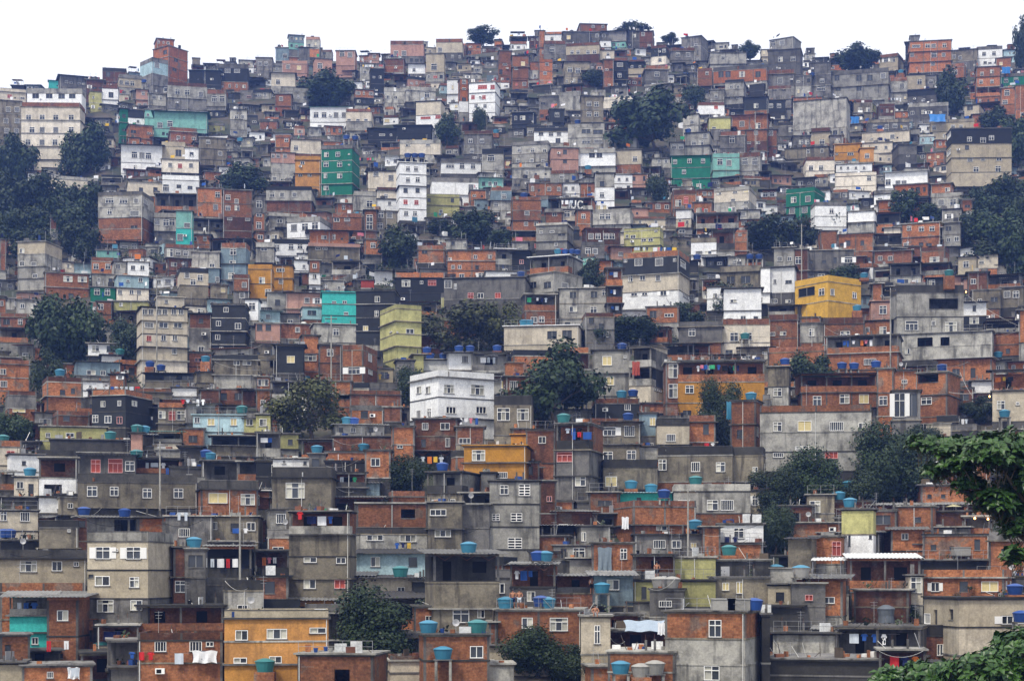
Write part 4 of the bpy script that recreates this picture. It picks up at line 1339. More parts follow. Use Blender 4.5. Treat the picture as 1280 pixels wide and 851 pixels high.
def push(S):
    st=S['st']; body=[c for c in st if c not in 'TOU']; S['body']=body[0] if body else None
    S['name']=KINDN.get(S['body'],'painted_house') if S['body'] else 'terrace_house'
    SP.append(frame_of(S)); return SP[-1]
for (ox,oy),txt in DATA.items():
    for ln in txt.strip().splitlines():
        q=ln.split()
        z=lambda v,o: float(v)/4+o
        S=dict(x0=z(q[0],ox),x1=z(q[1],ox),yt=z(q[2],oy),yb=z(q[3],oy),st=q[4],roof=q[5],c=None,win=[],nm=None,hand=True)
        shpx=(S['yb']-S['yt'])/(len(q[4])+.2)
        for t in q[6:]:
            if t[0]=='c': S['c']=z(t[1:],ox)
            elif t[:2]=='n:': S['nm']=t[2:]
            elif t[:2]=='w:':
                for w in t[2:].split(';'):
                    ty='s'
                    if w[-1].isalpha(): ty=w[-1]; w=w[:-1]
                    else: ty='n'
                    p=[float(v) for v in w.split(',')]
                    ww,hh=(p[2]/4,p[3]/4) if len(p)>3 else (shpx*.38,shpx*.42)
                    S['win'].append((p[0]/4+ox,p[1]/4+oy,ww,hh,ty))
        push(S)
hand=list(SP)
# ------------------------------------------------------------------ what each box hides, on a coarse grid
GW,GH,GS=320,213,4
def cells(S):
    for j in range(max(0,int(S['yt']/GS)),min(GH,int(S['yb']/GS)+1)):
        for i in range(max(0,int(S['x0']/GS)),min(GW,int(S['x1']/GS)+1)): yield i,j
ZB=[[1e9]*GW for _ in range(GH)]
def paint(S):
    for i,j in cells(S):
        if S['D']<ZB[j][i]: ZB[j][i]=S['D']
for S in hand:
    T=dict(S); T['x0']+=2;T['x1']-=2;T['yt']+=1;T['yb']-=4; paint(T)
ZHx=[row[:] for row in ZB]; ZT=[[1e9]*GW for _ in range(GH)]
for t in TREES:
    D=depth_of(t[0],t[1]+t[3]+3)
    t=(t[0],t[1],t[2]*1.1,t[3]*1.1)
    for j in range(GH):
        for i in range(GW):
            if ((i*4+2-t[0])/t[2])**2+((j*4+2-t[1])/t[3])**2<1:
                ZB[j][i]=min(D,ZB[j][i]); ZT[j][i]=min(D,ZT[j][i])
HB=[[z<1e8 for z in row] for row in ZB]
def sky_row(px): return lerp(SK,px)-12
PAL_TOP=dict(l=5.5,w=2.6,c=2,g=5,b=1.7,B=2.0,k=1.6,v=1.4,u=.6,p=.6,q=.15,z=1.1,y=.2,d=1)
PAL_BOT=dict(b=7,B=3,g=4,l=2.5,v=3,d=1.5,c=1.3,w=.6,q=1)
R=random.Random(5)
nin=0
for PASS in (0,1,2):
  Y=503.0*WS
  while Y>112*WS:
    X=-(Y*.30+8)
    while X<Y*.30+8:
        w=(R.uniform(3.2,6.0) if Y>330 else R.uniform(4.2,8.2)) if PASS==0 else R.uniform(2.4,4.6); D=Y+R.uniform(-2.2,2.2)
        x0=CX+F*X/D; x1=CX+F*(X+w)/D; g=min(ground(X,D),ground(X+w,D))
        done=False
        pal=PAL_TOP if D>250*WS else PAL_BOT
        for ns in ((([3,2,1] if R.random()<.45 else [2,1])) if PASS==0 else [2,1]):
            sh=R.uniform(2.05,2.6) if Y>330 else R.uniform(2.3,2.8); rk=R.choices('FPS',(3,4,4))[0]; pf={'P':.32,'S':.12,'F':0}[rk]
            yt=HZ-F*(g+(ns+pf)*sh)/D; yb=HZ-F*g/D
            if yt<sky_row((x0+x1)/2)-4: continue
            T=dict(x0=x0,x1=x1,yt=yt,yb=yb,D=D); cs=list(cells(T))
            if not cs: break
            occ=sum(1 for i,j in cs if 1e8>ZB[j][i]>D+.3 or 1e8>ZHx[j][i]>D-2.5 or 1e8>ZT[j][i]>D+.3)/len(cs); vis=sum(1 for i,j in cs if ZB[j][i]>1e8)/len(cs) if PASS else sum(1 for i,j in cs if ZB[j][i]>D)/len(cs)
            if PASS: 
                hand_occ=sum(1 for i,j in cs if j<GH and (1e8>ZHx[j][i]>D-2.5 or 1e8>ZT[j][i]>D+.3))/len(cs)
                ok=hand_occ<.1 and vis>.3 and occ<.45
            else: ok=occ<.09 and vis>.12
            if ok:
                st=''.join(R.choices(list(pal),list(pal.values()))[0] for _ in range(ns))
                if R.random()<.5: st=st[0]*ns
                T2=dict(x0=x0,x1=x1,yt=yt-F*2.4/D,yb=yt,D=D); c2=list(cells(T2)); tk=sum(1 for i,j in c2 if 1e8>ZHx[j][i]>D-2.5 or 1e8>ZT[j][i]>D+.3)<.25*max(1,len(c2))
                if R.random()<.3: st=R.choice('TTOUU')+st[1:]
                rc={'F':'','P':R.choice('bBgdlgk'),'S':R.choice('lkkldwBkl')}[rk]
                S=dict(x0=x0,x1=x1,yt=yt,yb=yb,D=D,st=st,roof=rk+rc,c=None,win=[],nm=None,hand=False,topok=tk,yaw=R.choice((0,.25,-.25,.12,-.12,.4,-.4))*R.random()*1.2,vis=vis)
                push(S); paint(S); nin+=1; done=True
                break
        X+=w*(1.0 if done else .4)+R.choice((.05,.1,.3,.9))
    Y-=(4.7 if Y>330 else 5.3) if PASS==0 else 3.9
print('hand',len(hand),'infill',nin)
# visible area of every box on the grid: nearest box owns the cell
OWN=[[None]*GW for _ in range(GH)]
for k,S in enumerate(SP):
    for i,j in cells(S):
        o=OWN[j][i]
        if o is None or SP[o]['D']>S['D']: OWN[j][i]=k
area={}
for r_ in OWN:
    for o in r_:
        if o is not None: area[o]=area.get(o,0)+1
order=sorted(range(len(SP)),key=lambda k:-(area.get(k,0)+(1000 if SP[k]['nm'] else 0)))
single=set(order[:302])
MASS=Buf()
for k,S in enumerate(SP):
    RND.seed(k*7+3)
    if k in single: build_house(S,None)
    elif area.get(k,0)>0 or S['hand']: build_house(S,MASS)
MASS.mx=None
mo=MASS.obj('hillside_houses'); tag(mo,'hundreds of small stacked brick, grey and white hillside houses filling the slope','houses',kind='stuff')
for S in SP:
    if 'obj' in S:
        if S['nm']=='retaining': S['obj'].name='retaining_wall'; S['obj']['category']='wall'
        else: tag(S['obj'],None,'house','houses stacked on the hillside')
# ------------------------------------------------------------------ labels
LM=[(LMK[S['nm']][1],(S['x0']+S['x1'])/2,(S['yt']+S['yb'])/2,S['nm']) for S in SP if S['nm']]
def rel(x,y,skip=None,taken=None,rank=0):
    c=sorted((( (x-a)**2+(1.3*(y-b))**2,p,a,b) for p,a,b,n in LM if n!=skip))
    d,p,a,b=c[rank]; dx,dy=x-a,y-b
    if abs(dx)>2.2*abs(dy): w='left of' if dx<0 else 'right of'
    elif abs(dy)>2.2*abs(dx): w='above' if dy<0 else 'below'
    else: w=('up' if dy<0 else 'down')+(' left of' if dx<0 else ' right of')
    return w+' '+p
ORD=['first','second','third','fourth','fifth','sixth','seventh','eighth','ninth','tenth','eleventh','twelfth']
PEND=[]      # (object, [candidate bases], x)
def dedupe():
    used={}
    groups={}
    for o,cands,x in PEND: groups.setdefault(cands[0],[]).append((o,cands,x))
    for base,g in groups.items():
        if len(g)==1: g[0][0]['label']=base; continue
        g.sort(key=lambda t:t[2])
        for i,(o,c,x) in enumerate(g):
            if len(g)==2: s=', left one of two' if i==0 else ', right one of two'
            else: s=', %s from the left'%(ORD[i] if i<12 else 'last')
            l=base+s
            if len(l.split())>16: l=l.replace('the ','',1) if 'the ' in base else l
            o['label']=l
RW={'P':{'b':'with brick parapet','B':'with dark brick parapet','g':'with grey parapet','d':'with black-stained parapet','l':'with pale parapet','k':'with dark parapet'},'S':{'w':'with white sheet roof','k':'with dark sheet roof','l':'with grey sheet roof','B':'with rusty brown roof','d':'with dark sheet roof'},'F':'with flat slab roof'}
for S in SP:
    if 'obj' not in S: continue
    if S['nm']: S['obj']['label']=LMK[S['nm']][0]; continue
    r=S['roof']; rw=RW[r[0]]
    if isinstance(rw,dict): rw=rw.get(r[1] if len(r)>1 else 'g','with coloured parapet' if r[0]=='P' else 'with sheet roof')
    bw=MATW[S['body']] if S['body'] else 'open concrete terrace'
    if S['st'][0] in 'TOU' and S['body']: bw='open-topped '+bw
    n=len(S['st']); x,y=(S['x0']+S['x1'])/2,(S['yt']+S['yb'])/2
    base='%s %s house %s, %s'%(NUM[min(n,6)],bw,rw,rel(x,y))
    if len(base.split())>13: base='%s house %s, %s'%(bw,rw,rel(x,y))
    PEND.append((S['obj'],[base],x))
dedupe(); PEND.clear()
# ------------------------------------------------------------------ ground
gb=Buf()
xs=[-1100,-700,-500,-350]+[-250+10*i for i in range(51)]+[350,500,700,1100]; ys=[-160,-100,-40,0,30,60]+[80+8.5*i for i in range(72)]+[720,800,900,1100,1300]
idx={}
for j,y in enumerate(ys):
    for i,x in enumerate(xs):
        idx[i,j]=len(gb.v); gb.v.append((x,y,ground(x,y)+(0 if y<100 else R.uniform(-.35,.1))))
for j in range(len(ys)-1):
    for i in range(len(xs)-1):
        gb.f.append((idx[i,j],idx[i+1,j],idx[i+1,j+1],idx[i,j+1])); gb.m.append(gb.mi(gm)); gb.t.append(.5); gb.uv+=[(0,0)]*4
tag(gb.obj('ground'),'dark earth and scrub of the steep hillside','ground',kind='structure')
# ------------------------------------------------------------------ vegetation
def crown_mesh(kind,seed,n,leaf,flat=1.0):
    r=random.Random(seed); b=Buf(); lobes=[]
    nl={'d':24,'o':30,'s':15,'y':22,'n':14}[kind]
    for _ in range(nl):
        while True:
            p=Vector((r.uniform(-1,1),r.uniform(-1,1),r.uniform(-1,1)))
            if p.length<1: break
        if kind=='o': p=p.normalized()*r.uniform(.45,.82); p.z=abs(p.z)*.9-.15+ (r.random()-.5)*.5; rad=r.uniform(.15,.27)
        elif kind=='y': p=p*.74; p.z+=.08; rad=r.uniform(.2,.32)
        elif kind=='s': p=p*.72; rad=r.uniform(.22,.42)
        else: p=p.normalized()*r.uniform(.3,.8); p.z*=.85; rad=r.uniform(.17,.34)
        lobes.append((p,rad))
    if kind in 'dn': lobes+= [(Vector((r.uniform(-.15,.15),0,-.15)),.46)]
    if kind=='y': n=int(n*.5)
    tot=sum(rad**2 for _,rad in lobes)
    for p,rad in lobes:
        lt=r.random()*.5
        for _ in range(int(n*rad**2/tot)):
            d=Vector((r.gauss(0,1),r.gauss(0,1),r.gauss(0,1))).normalized()
            q=p+d*rad*(r.uniform(.5,1.06) if r.random()<.8 else r.uniform(1.0,1.4))
            q.z*=flat
            nrm=(d+Vector((r.uniform(-.9,.9),r.uniform(-.9,.9),r.uniform(-.2,1.2)))).normalized(); a=nrm.orthogonal().normalized()
            a=Matrix.Rotation(r.uniform(0,6.28),3,nrm)@a; c=nrm.cross(a); s=leaf*r.uniform(.6,1.3)
            b.tint=min(1,lt+r.random()*.5)
            b.quad(tuple(q-a*s*.5),tuple(q+c*s*.38+a*s*.08),tuple(q+a*s*.62),tuple(q-c*s*.38+a*s*.08),LEAF[kind])
    def pc(k): 
        q=sorted(abs(v[k]) for v in b.v); return q[int(len(q)*.985)]
    fx=1/max(pc(0),pc(1)*.9); fz=1/pc(2)
    b.v=[(v[0]*fx,v[1]*fx,v[2]*fz) for v in b.v]; lobes=[(Vector((p.x*fx,p.y*fx,p.z*fz)),rad) for p,rad in lobes]
    return b.mesh('crown'),lobes
PROTO={}
def proto(kind,size):   # size: 0 far, 1 mid, 2 near; several variants
    v=R.randrange(3); k=(kind,size,v)
    if k not in PROTO: PROTO[k]=crown_mesh(kind,hash((ord(kind),size,v))%9999,(4600,9000,20000)[size],(.12,.085,.055)[size])
    return PROTO[k]
TK={'d':('dense_tree','dense dark green tree'),'o':('spreading_tree','spreading dark tree with bare branches'),'s':('bushy_tree','low bushy green tree'),'y':('olive_tree','loose olive-brown tree')}
def add_tree(cx,cy,rx,ry,kind,D=None,pr=None,name=None):
    D=D or depth_of(cx,cy+ry+3); s=F/D; X=(cx-CX)*D/F; zc=(HZ-cy)*D/F; g=ground(X,D)
    size=0 if D>330 else (1 if D>240 else 2)
    me,lobes=pr or proto(kind,size)
    n_=name or TK[kind][0]; rt=empty(n_,(X,D,g-.3))
    cr=bpy.data.objects.new('crown',me); col.objects.link(cr); cr.parent=rt
    a=R.uniform(-.5,.5)+R.choice((0,math.pi)); rxm,rzm=rx/s*1.05,ry/s*1.05
    cr.location=(0,0,zc-g+.3); cr.rotation_euler=(0,0,a); cr.scale=(rxm,rxm,rzm)
    tb=Buf(); b=Matrix.Rotation(a,3,'Z')
    top=Vector((0,0,max(.8,zc-g-rzm*.35))); tr=max(.12,rxm*.05)
    tb.tube((0,0,-.3),(.1*rxm,0,top.z*.5),tr*1.3,M['bark'],7,tr); tb.tube((.1*rxm,0,top.z*.5),tuple(top),tr,M['bark'],7,tr*.75)
    for p,rad in lobes[:14 if kind=='o' else 8]:
        q=b@Vector((p.x*rxm,p.y*rxm,p.z*rzm)); q.z+=zc-g+.3
        mid=(top+q)/2+Vector((0,0,rzm*.08)); tb.tube(tuple(top),tuple(mid),tr*.6,M['bark'],5,tr*.35); tb.tube(tuple(mid),tuple(q),tr*.35,M['bark'],4,tr*.12)
    tb.obj('trunk',rt)
    tag(rt,None,'tree','trees growing between the houses')
    return rt
for t in TREES:
    o=add_tree(*t); x,y=t[0],t[1]
    PEND.append((o,['%s %s'%(TK[t[4]][1],rel(x,y))],x))
dedupe(); PEND.clear()
SPECIAL={}
# scrub on open ground
sb=Buf(); r=random.Random(9)
for (px,py,rx,ry,n) in ((70,300,90,70,260),(110,440,100,50,260),(1250,290,60,70,160),(470,345,70,22,120),(590,395,80,40,160),(860,270,25,60,80),(180,330,60,30,80),(1240,180,50,40,80),(700,420,150,20,120),(20,470,40,60,80),(830,200,60,30,60)):
    for _ in range(n):
        x=px+r.gauss(0,rx*.5); y=py+r.gauss(0,ry*.5); D=depth_of(x,y)+1; X=(x-CX)*D/F; g=ground(X,D); h=r.uniform(.5,1.5)
        lt=r.random()*.6
        for _ in range(22):
            d=Vector((r.gauss(0,1),r.gauss(0,1),abs(r.gauss(0,.9))))*h*.55; nrm=Vector((r.gauss(0,1),r.gauss(0,1),r.gauss(0,1))).normalized(); a=nrm.orthogonal().normalized(); c=nrm.cross(a); s=r.uniform(.3,.6)
            q=Vector((X,D,g))+d; sb.tint=min(1,lt+r.random()*.4)
            sb.quad(tuple(q-a*s*.5),tuple(q+c*s*.35),tuple(q+a*s*.5),tuple(q-c*s*.35),LEAF['s'])
tag(sb.obj('scrub'),'dark green scrub and weeds covering the bare ground between houses','scrub',kind='stuff')
# two near trees with large glossy leaves
def near_tree(lobes_px, D, leaf, n, trunk_px, label, seed):
    r=random.Random(seed); s=F/D; X0=(trunk_px-CX)/s; g=ground(X0,D); b=Buf(); tb=Buf()
    rt=empty('broadleaf_tree',(X0,D,g-.2)); zt=min((HZ-l[1])/s for l in lobes_px)-1.0-g
    tb.tube((0,0,-.3),(0,0,zt),.3,M['bark'],9,.22)
    tot=sum(l[2]*l[3] for l in lobes_px)
    for (cx,cy,rx,ry) in lobes_px:
        C=Vector(((cx-CX)/s-X0,r.uniform(-1,1),(HZ-cy)/s-g)); A=Vector((rx/s,min(rx,110)/s*.8,ry/s))
        tb.tube((0,0,zt),tuple(C),.16,M['bark'],6,.05)
        k=int(n*rx*ry/tot)
        # sprays: rosettes of leaves at twig ends
        for _ in range(k//9):
            d=Vector((r.gauss(0,1),r.gauss(0,1),r.gauss(0,1))).normalized()*r.uniform(.25,1)**.5
            P=C+Vector((d.x*A.x,d.y*A.y,d.z*A.z)); lt=r.random()*.55
            up=(Vector((d.x,d.y,abs(d.z)+.5))).normalized()
            if r.random()<.5: tb.tube(tuple(P-up*.9*r.uniform(.6,1)+Vector((r.uniform(-.2,.2),0,0))),tuple(P),.022,M['bark'],3,.012)
            for i in range(9):
                an=i*2.4+r.uniform(-.3,.3); sp=up.orthogonal().normalized(); sp=Matrix.Rotation(an,3,up)@sp
                dr=(sp+up*r.uniform(-.2,.7)).normalized(); L_=leaf*r.uniform(.65,1.2); wd=dr.cross(up).normalized()
                nn=wd.cross(dr).normalized(); b.tint=min(1,lt+r.random()*.5)
                p0=P+dr*.04; p1=P+dr*L_*.55; p2=P+dr*L_-nn*L_*.12; w_=L_*.26
                b.quad(tuple(p0),tuple(p1-wd*w_+nn*.03),tuple(p1+nn*0.0),tuple(p1+wd*w_+nn*.03),LEAF['n'])
                b.quad(tuple(p1-wd*w_+nn*.03),tuple(p2),tuple(p1+wd*w_+nn*.03),tuple(p1),LEAF['n'])
    b.obj('crown',rt); tb.obj('trunk',rt); tag(rt,label,'tree','near broadleaf trees'); return rt
near_tree([(1235,562,48,26),(1290,556,55,30),(1188,552,30,14),(1275,612,40,24),(1212,600,22,12),(1178,580,18,10),(1270,645,26,24),(1262,690,22,10),(1240,622,30,16),(1160,545,22,8),(1292,590,40,40),(1200,575,26,14),(1330,600,60,60)],72,.40,14000,1350,'large broadleaf tree with glossy leaves reaching in from the right edge',3)
near_tree([(1235,835,60,32),(1290,815,55,36),(1170,838,45,22),(1120,845,26,16),(1265,800,28,20),(1330,860,60,50),(1200,870,80,30)],64,.38,10000,1320,'broadleaf tree with glossy leaves filling the bottom right corner',4)
# ------------------------------------------------------------------ finding the house at a pixel
def host(px,py,roof=True):
    best=None
    for S in hand:
        if S['x0']-5<px<S['x1']+5:
            if roof:
                d=abs(S['yt']-py)+(0 if S['x0']<=px<=S['x1'] else 4)
                if d<11 and (best is None or d<best[0]): best=(d,S)
            elif S['yt']-3<py<S['yb']+3:
                if best is None or S['D']<best[0]: best=(S['D'],S)
    return best[1] if best else None
TC={'B':('blue','royal blue'),'C':('cyan','light blue'),'T':('teal','teal green'),'g':('asb','grey'),'l':('asb','pale grey'),'D':('steel_tank','big dark grey'),'L':('asb','blue-lidded grey')}
def tank_parts(root,kind,r,h,stand,stand_kind):
    m=M[TC[kind][0]]
    b=Buf(); b.tint=R.random()
    if kind=='l':
        w=r*1.05; b.box(-w,w,-r*.75,r*.75,0,h,m)
    else:
        k=.78 if kind!='D' else .97
        b.lathe([(0,0),(r*k,0),(r*.9,h*.5),(r,h)],m,16); b.lathe([(r,h),(r*1.05,h),(r*1.05,h*1.06),(r,h*1.06)],m,16)
    b.obj('tank_body',root)
    b=Buf(); b.tint=.9
    if kind=='l': b.box(-r*1.12,r*1.12,-r*.82,r*.82,h+.003,h+.07,m)
    else:
        lm=M['cyan'] if kind in 'CL' else m
        b.lathe([(r*1.07,h*1.065),(r*.75,h*1.22),(r*.3,h*1.36),(0,h*1.38)],lm,16)
    b.obj('lid',root)
    if stand>.06:
        b=Buf(); b.tint=R.random()
        if stand_kind=='brick': b.box(-r,r,-r*.8,r*.8,-stand,-.003,W['b'])
        else:
            b.box(-r,r,-r*.8,r*.8,-.09,-.003,W['g'])
            for sx in (-r*.85,r*.65): 
                for sy in (-r*.7,r*.5): b.box(sx,sx+.2,sy,sy+.2,-stand,-.092,W['l'],'fblr')
        b.obj('stand',root)
def tank(px,py,kind):
    rr=.78 if kind!='D' else .0; r_=.76; 
    S=host(px,py+4) or host(px,py+4,False)
    D=(S['D']+1.0) if S else depth_of(px,py+14)
    r_={'B':.72,'C':.76,'T':.8,'g':.8,'l':.85,'D':.82,'L':.85}[kind]*(1.15 if D>360 else 1); h=r_*(1.0 if kind!='D' else 1.5)
    X=(px-CX)*D/F; zb=(HZ-py)*D/F-h*.6
    st=0.0
    if S:
        rz=S['zt'] if S['roof'][0]=='S' else S['roofz']+.16
        gap=zb-rz
        if gap<0 or gap>2.6:
            if host(px,py+4) is not None or gap<0: st=.0 if S['roof'][0]!='P' else .5; zb=max(zb,rz+st) if abs(gap)<1.5 else zb
            if abs(gap)>=1.5: st=.35; D=S['D']-1.2; X=(px-CX)*D/F; zb=(HZ-py)*D/F-h*.6; st=min(2.2,max(.3,zb-ground(X,D)))
        else: st=gap
        if abs(gap)<1.5: st=max(0,zb-rz)
    else: st=1.2
    rt=empty('water_tank',(X,D,zb)); tank_parts(rt,kind,r_,h,st,R.choice(('brick','post','post')))
    tag(rt,None,'water tank','water tanks on the roofs')
    PEND.append((rt,['%s water tank %s'%(TC[kind][1],rel(px,py))],px))
for (ox,oy),t in TANKS.items():
    for e in t.split(';'):
        if e: a,b_,k=e.split(','); tank(float(a)/4+ox,float(b_)/4+oy,k)
for x,y,k in ((510,195,'B'),(518.5,195,'B'),(527,195,'B'),(433,172,'B'),(444,173,'B'),(180,102,'B'),(722,153,'B'),(1126,90,'C'),(1260,88,'B'),(735,210,'C'),(620,165,'C'),(300,175,'C'),(860,170,'B'),(1100,160,'B'),(1015,95,'B'),(655,250,'B')): tank(x,y,k)
dedupe(); PEND.clear()
# ------------------------------------------------------------------ washing
def garment(b,x,w,h,kind):
    m=R.choice(CM); b.tint=R.random(); n=4
    if kind=='shirt':
        prof=[(0,0,1),(.18,0,1),(.3,-.25,1.3),(1,-.0,1)]
        pts=[(x+w*.22,0),(x+w*.78,0),(x+w*1.0,-h*.3),(x+w*.86,-h*.4),(x+w*.76,-h*.27),(x+w*.76,-h),(x+w*.24,-h),(x+w*.24,-h*.27),(x+w*.14,-h*.4),(x,-h*.3)]
        for q in ((0,1,4,7),(1,2,3,4),(0,7,8,9),(7,4,5,6)): b.poly([(pts[i][0],R.uniform(-.05,.05),pts[i][1]) for i in q],m)
    elif kind=='trousers':
        for a,c in ((0,.46),(.54,1)): b.poly([(x+w*a,.0,-.0),(x+w*c,0,0),(x+w*(c-.02),.05,-h),(x+w*(a+.03),-.03,-h)],m)
        b.quad((x,0.01,0),(x+w,0.01,0),(x+w,.01,-h*.3),(x,.01,-h*.3),m)
    else:
        for i in range(n):
            a=x+w*i/n; c=x+w*(i+1)/n; ya=.05*math.sin(i*1.7); yc=.05*math.sin((i+1)*1.7)
            b.quad((a,ya*.2,0),(c,yc*.2,0),(c,yc+.03,-h),(a,ya+.03,-h),m)
def washing(loc,al,width,label_xy):
    rt=empty('washing_line',loc,al); b=Buf(); b.tube((0,0,0),(width,0,0),.012,M['metal'],3); b.obj('line',rt)
    x=.05; k=0
    while x<width-.35 and k<14:
        kd=R.choices(('shirt','trousers','towel'),(4,2,5))[0]; w={'shirt':R.uniform(.5,.7),'trousers':R.uniform(.35,.45),'towel':R.uniform(.35,1.0)}[kd]; h=R.uniform(.5,.95)
        if x+w>width: break
        if R.random()<.88:
            b=Buf(); garment(b,x,w,h,kd); b.obj('garment' if kd!='towel' else 'towel',rt); k+=1
        x+=w+R.uniform(.02,.3)
    tag(rt,None,'washing line','washing lines on the terraces')
    PEND.append((rt,['washing line hung with clothes %s'%rel(*label_xy)],label_xy[0]))
nw=0
for k,S in enumerate(SP):
    if k in single and 'wash' in S and S['hand']:
        for (a,c,d,z) in S['wash']:
            if nw>60: break
            P=S['O']+S['u']*a+S['nb']*d; px,py=CX+F*P.x/P.y,HZ-F*(S['g0']+z)/P.y
            i,j=int(px/4),int(py/4)
            if 0<=i<GW and 0<=j<GH and OWN[j][i]==k and OWN[j][min(GW-1,i+2)]==k: washing((P.x,P.y,S['g0']+z),S['al'],c-a,(px,py)); nw+=1
for (ox,oy),ls in LAUNDRY.items():
    for e in ls:
        a,b_,y=[float(v) for v in e.split(',')]; x0,x1,y=a/4+ox,b_/4+ox,y/4+oy; xm=(x0+x1)/2
        S=host(xm,y,False) or host(xm,y+6); D=(S['D']-.45) if S else depth_of(xm,y+12)
        washing(((x0-CX)*D/F,D,(HZ-y)*D/F),0,(x1-x0)*D/F,(xm,y))
dedupe(); PEND.clear()
def at(px,py,off=-.35,roof=False,D=None):
    S=host(px,py,roof) or host(px,py); D=D or ((S['D']+off) if S else depth_of(px,py+10))
    return Vector(((px-CX)*D/F,D,(HZ-py)*D/F))
# single pieces of cloth and plastic
def sheet(name,label,cat,px0,px1,py0,py1,mat,off=-.5,slope=0.0,n=8,amp=.12):
    A=at((px0+px1)/2,(py0+py1)/2,off); D=A.y; w=(px1-px0)*D/F; h=(py1-py0)*D/F; b=Buf()
    for i in range(n):
        for j in range(5):
            def p(i_,j_): 
                u_=i_/n; v_=j_/5; return (w*(u_-.5)*(1-.1*math.sin(v_*3)), amp*math.sin(i_*1.9+j_*.4)*v_-slope*(1-v_)*0+ -slope*v_, h*(.5-v_)+.06*math.sin(i_*1.3))
            b.quad(p(i,j),p(i+1,j),p(i+1,j+1),p(i,j+1),mat)
    o=b.obj(name); o.location=A; tag(o,label,cat); return o
sheet('red_blanket','red blanket hanging over the stacked balcony railing','blanket',790,800,452,469,M['rpane'],-.3)
sheet('grey_curtain','long grey-blue cloth draped over a brick front beside a window','cloth',747,765,684,714,plain('grey_cloth',(.17,.21,.24),.8),-.3)
sheet('white_towel','white towel hanging below a brick house window, tall brick house','towel',777,786,646,661,CM[0],-.2)
sheet('blue_tarpaulin','blue tarpaulin on the left edge of the rough brick house','tarpaulin',908,914,502,524,M['cyan'],-.5)
sheet('blue_tarpaulin','bright blue tarpaulin over a wall on the upper right slope','tarpaulin',1161,1182,143,153,M['tarp'],-.5,.6)
sheet('blue_tarpaulin','square blue tarpaulin left of a grey house on the upper right','tarpaulin',1063,1074,146,155,M['tarp'],-.5)
sheet('blue_tarpaulin','blue tarpaulin at the skyline near the right edge','tarpaulin',1252,1263,84,92,M['tarp'],-.5)
sheet('grey_tarpaulin','slanted pale blue-grey tarpaulin shading a brick terrace at the bottom','tarpaulin',779,831,775,788,plain('faded_tarpaulin',(.3,.36,.42),.6),-1.2,1.6,10,.05)
sheet('white_cloth','white crumpled cloth at the corner of the bottom brick terrace','cloth',822,831,778,793,CM[0],-.6)
sheet('bath_towel','long white sheet drying above the washing yard, lower left','towel',240,272,813,828,CM[0],-.5)
sheet('pink_cloth','pink and white cloth on a brick wall at the bottom left','cloth',84,100,834,848,CM[0],-.4)
sheet('turquoise_sheet','blue and yellow tarpaulin heap on a brick roof above the olive tree','tarpaulin',370,388,470,481,M['cyan'],-.4,.5)
# letters
def letter(b,ch,x,z,w,h,t,m):
    if ch=='U': segs=[((0,1),(0,.3)),((0,.3),(.25,0)),((.25,0),(.75,0)),((.75,0),(1,.3)),((1,.3),(1,1))]
    else: segs=[((1,.85),(.7,1)),((.7,1),(.3,1)),((.3,1),(0,.7)),((0,.7),(0,.3)),((0,.3),(.3,0)),((.3,0),(.7,0)),((.7,0),(1,.15))]
    for (a,c),(d,e) in segs:
        p=Vector((x+a*w,0,z+c*h)); q=Vector((x+d*w,0,z+e*h)); dr=(q-p).normalized(); nn=Vector((-dr.z,0,dr.x))*t/2; p-=dr*t*.3; q+=dr*t*.3
        b.quad(tuple(p-nn),tuple(q-nn),tuple(q+nn),tuple(p+nn),m)
SL=[S for S in SP if S['nm']=='letters_terrace'][0]
LD=SL['D']-.25; sc=LD/F; b=Buf(); letter(b,'U',0,0,5.5*sc,9*sc,1.7*sc,M['frame']); letter(b,'C',8.5*sc,-.5*sc,5.5*sc,9*sc,1.7*sc,M['frame'])
back=Buf(); 
o=b.obj('painted_letters'); o.location=((714-CX)*sc,LD-.004,(HZ-260)*sc)
bo=Buf(); bo.box(-1.2*sc,15.5*sc,.01,.05,-1.5*sc,10.5*sc,W['k']); 
root=empty('letter_sign',o.location); so=bo.obj('board',root); o.parent=root; o.location=(0,0,0); so.location=(0,0,0)
tag(root,'dark board with large white letters UC on the open terrace','sign')
# parasol
P=at(1192,633,-1.0); root=empty('parasol',(P.x,P.y,P.z-1.9)); b=Buf()
r_=1.0; b.lathe([(0,2.25),(r_*.5,2.1),(r_*1.0,1.9),(r_*.98,1.86)],plain('straw_cloth',(.62,.55,.3),.8),10); b.obj('canopy',root); b=Buf(); b.tube((0,0,-.6),(0,0,2.2),.03,M['metal'],5); b.obj('pole',root)
tag(root,'pale yellow parasol open above washing beside brick walls at right','parasol')
# bird
P=Vector(((972.5-CX)*560/F,560,(HZ-44.5)*560/F)); b=Buf(); m=M['hair']
b.lathe([(0,-.9),(.25,-.5),(.3,0),(.18,.6),(0,.9)],m,8); ob=b.obj('bird'); ob.location=P; ob.rotation_euler=(0,math.radians(55),0); ob.scale=(.8,.8,.9)
me=ob.data
wb=Buf(); wb.box(-.02,.05,-.05,1.6,.0,.5,m); wb.box(-.02,.05,-1.6,.05,.05,.45,m); w_=wb.obj('wing',ob)
tag(ob,'dark bird gliding in the white sky above the upper right houses','bird')
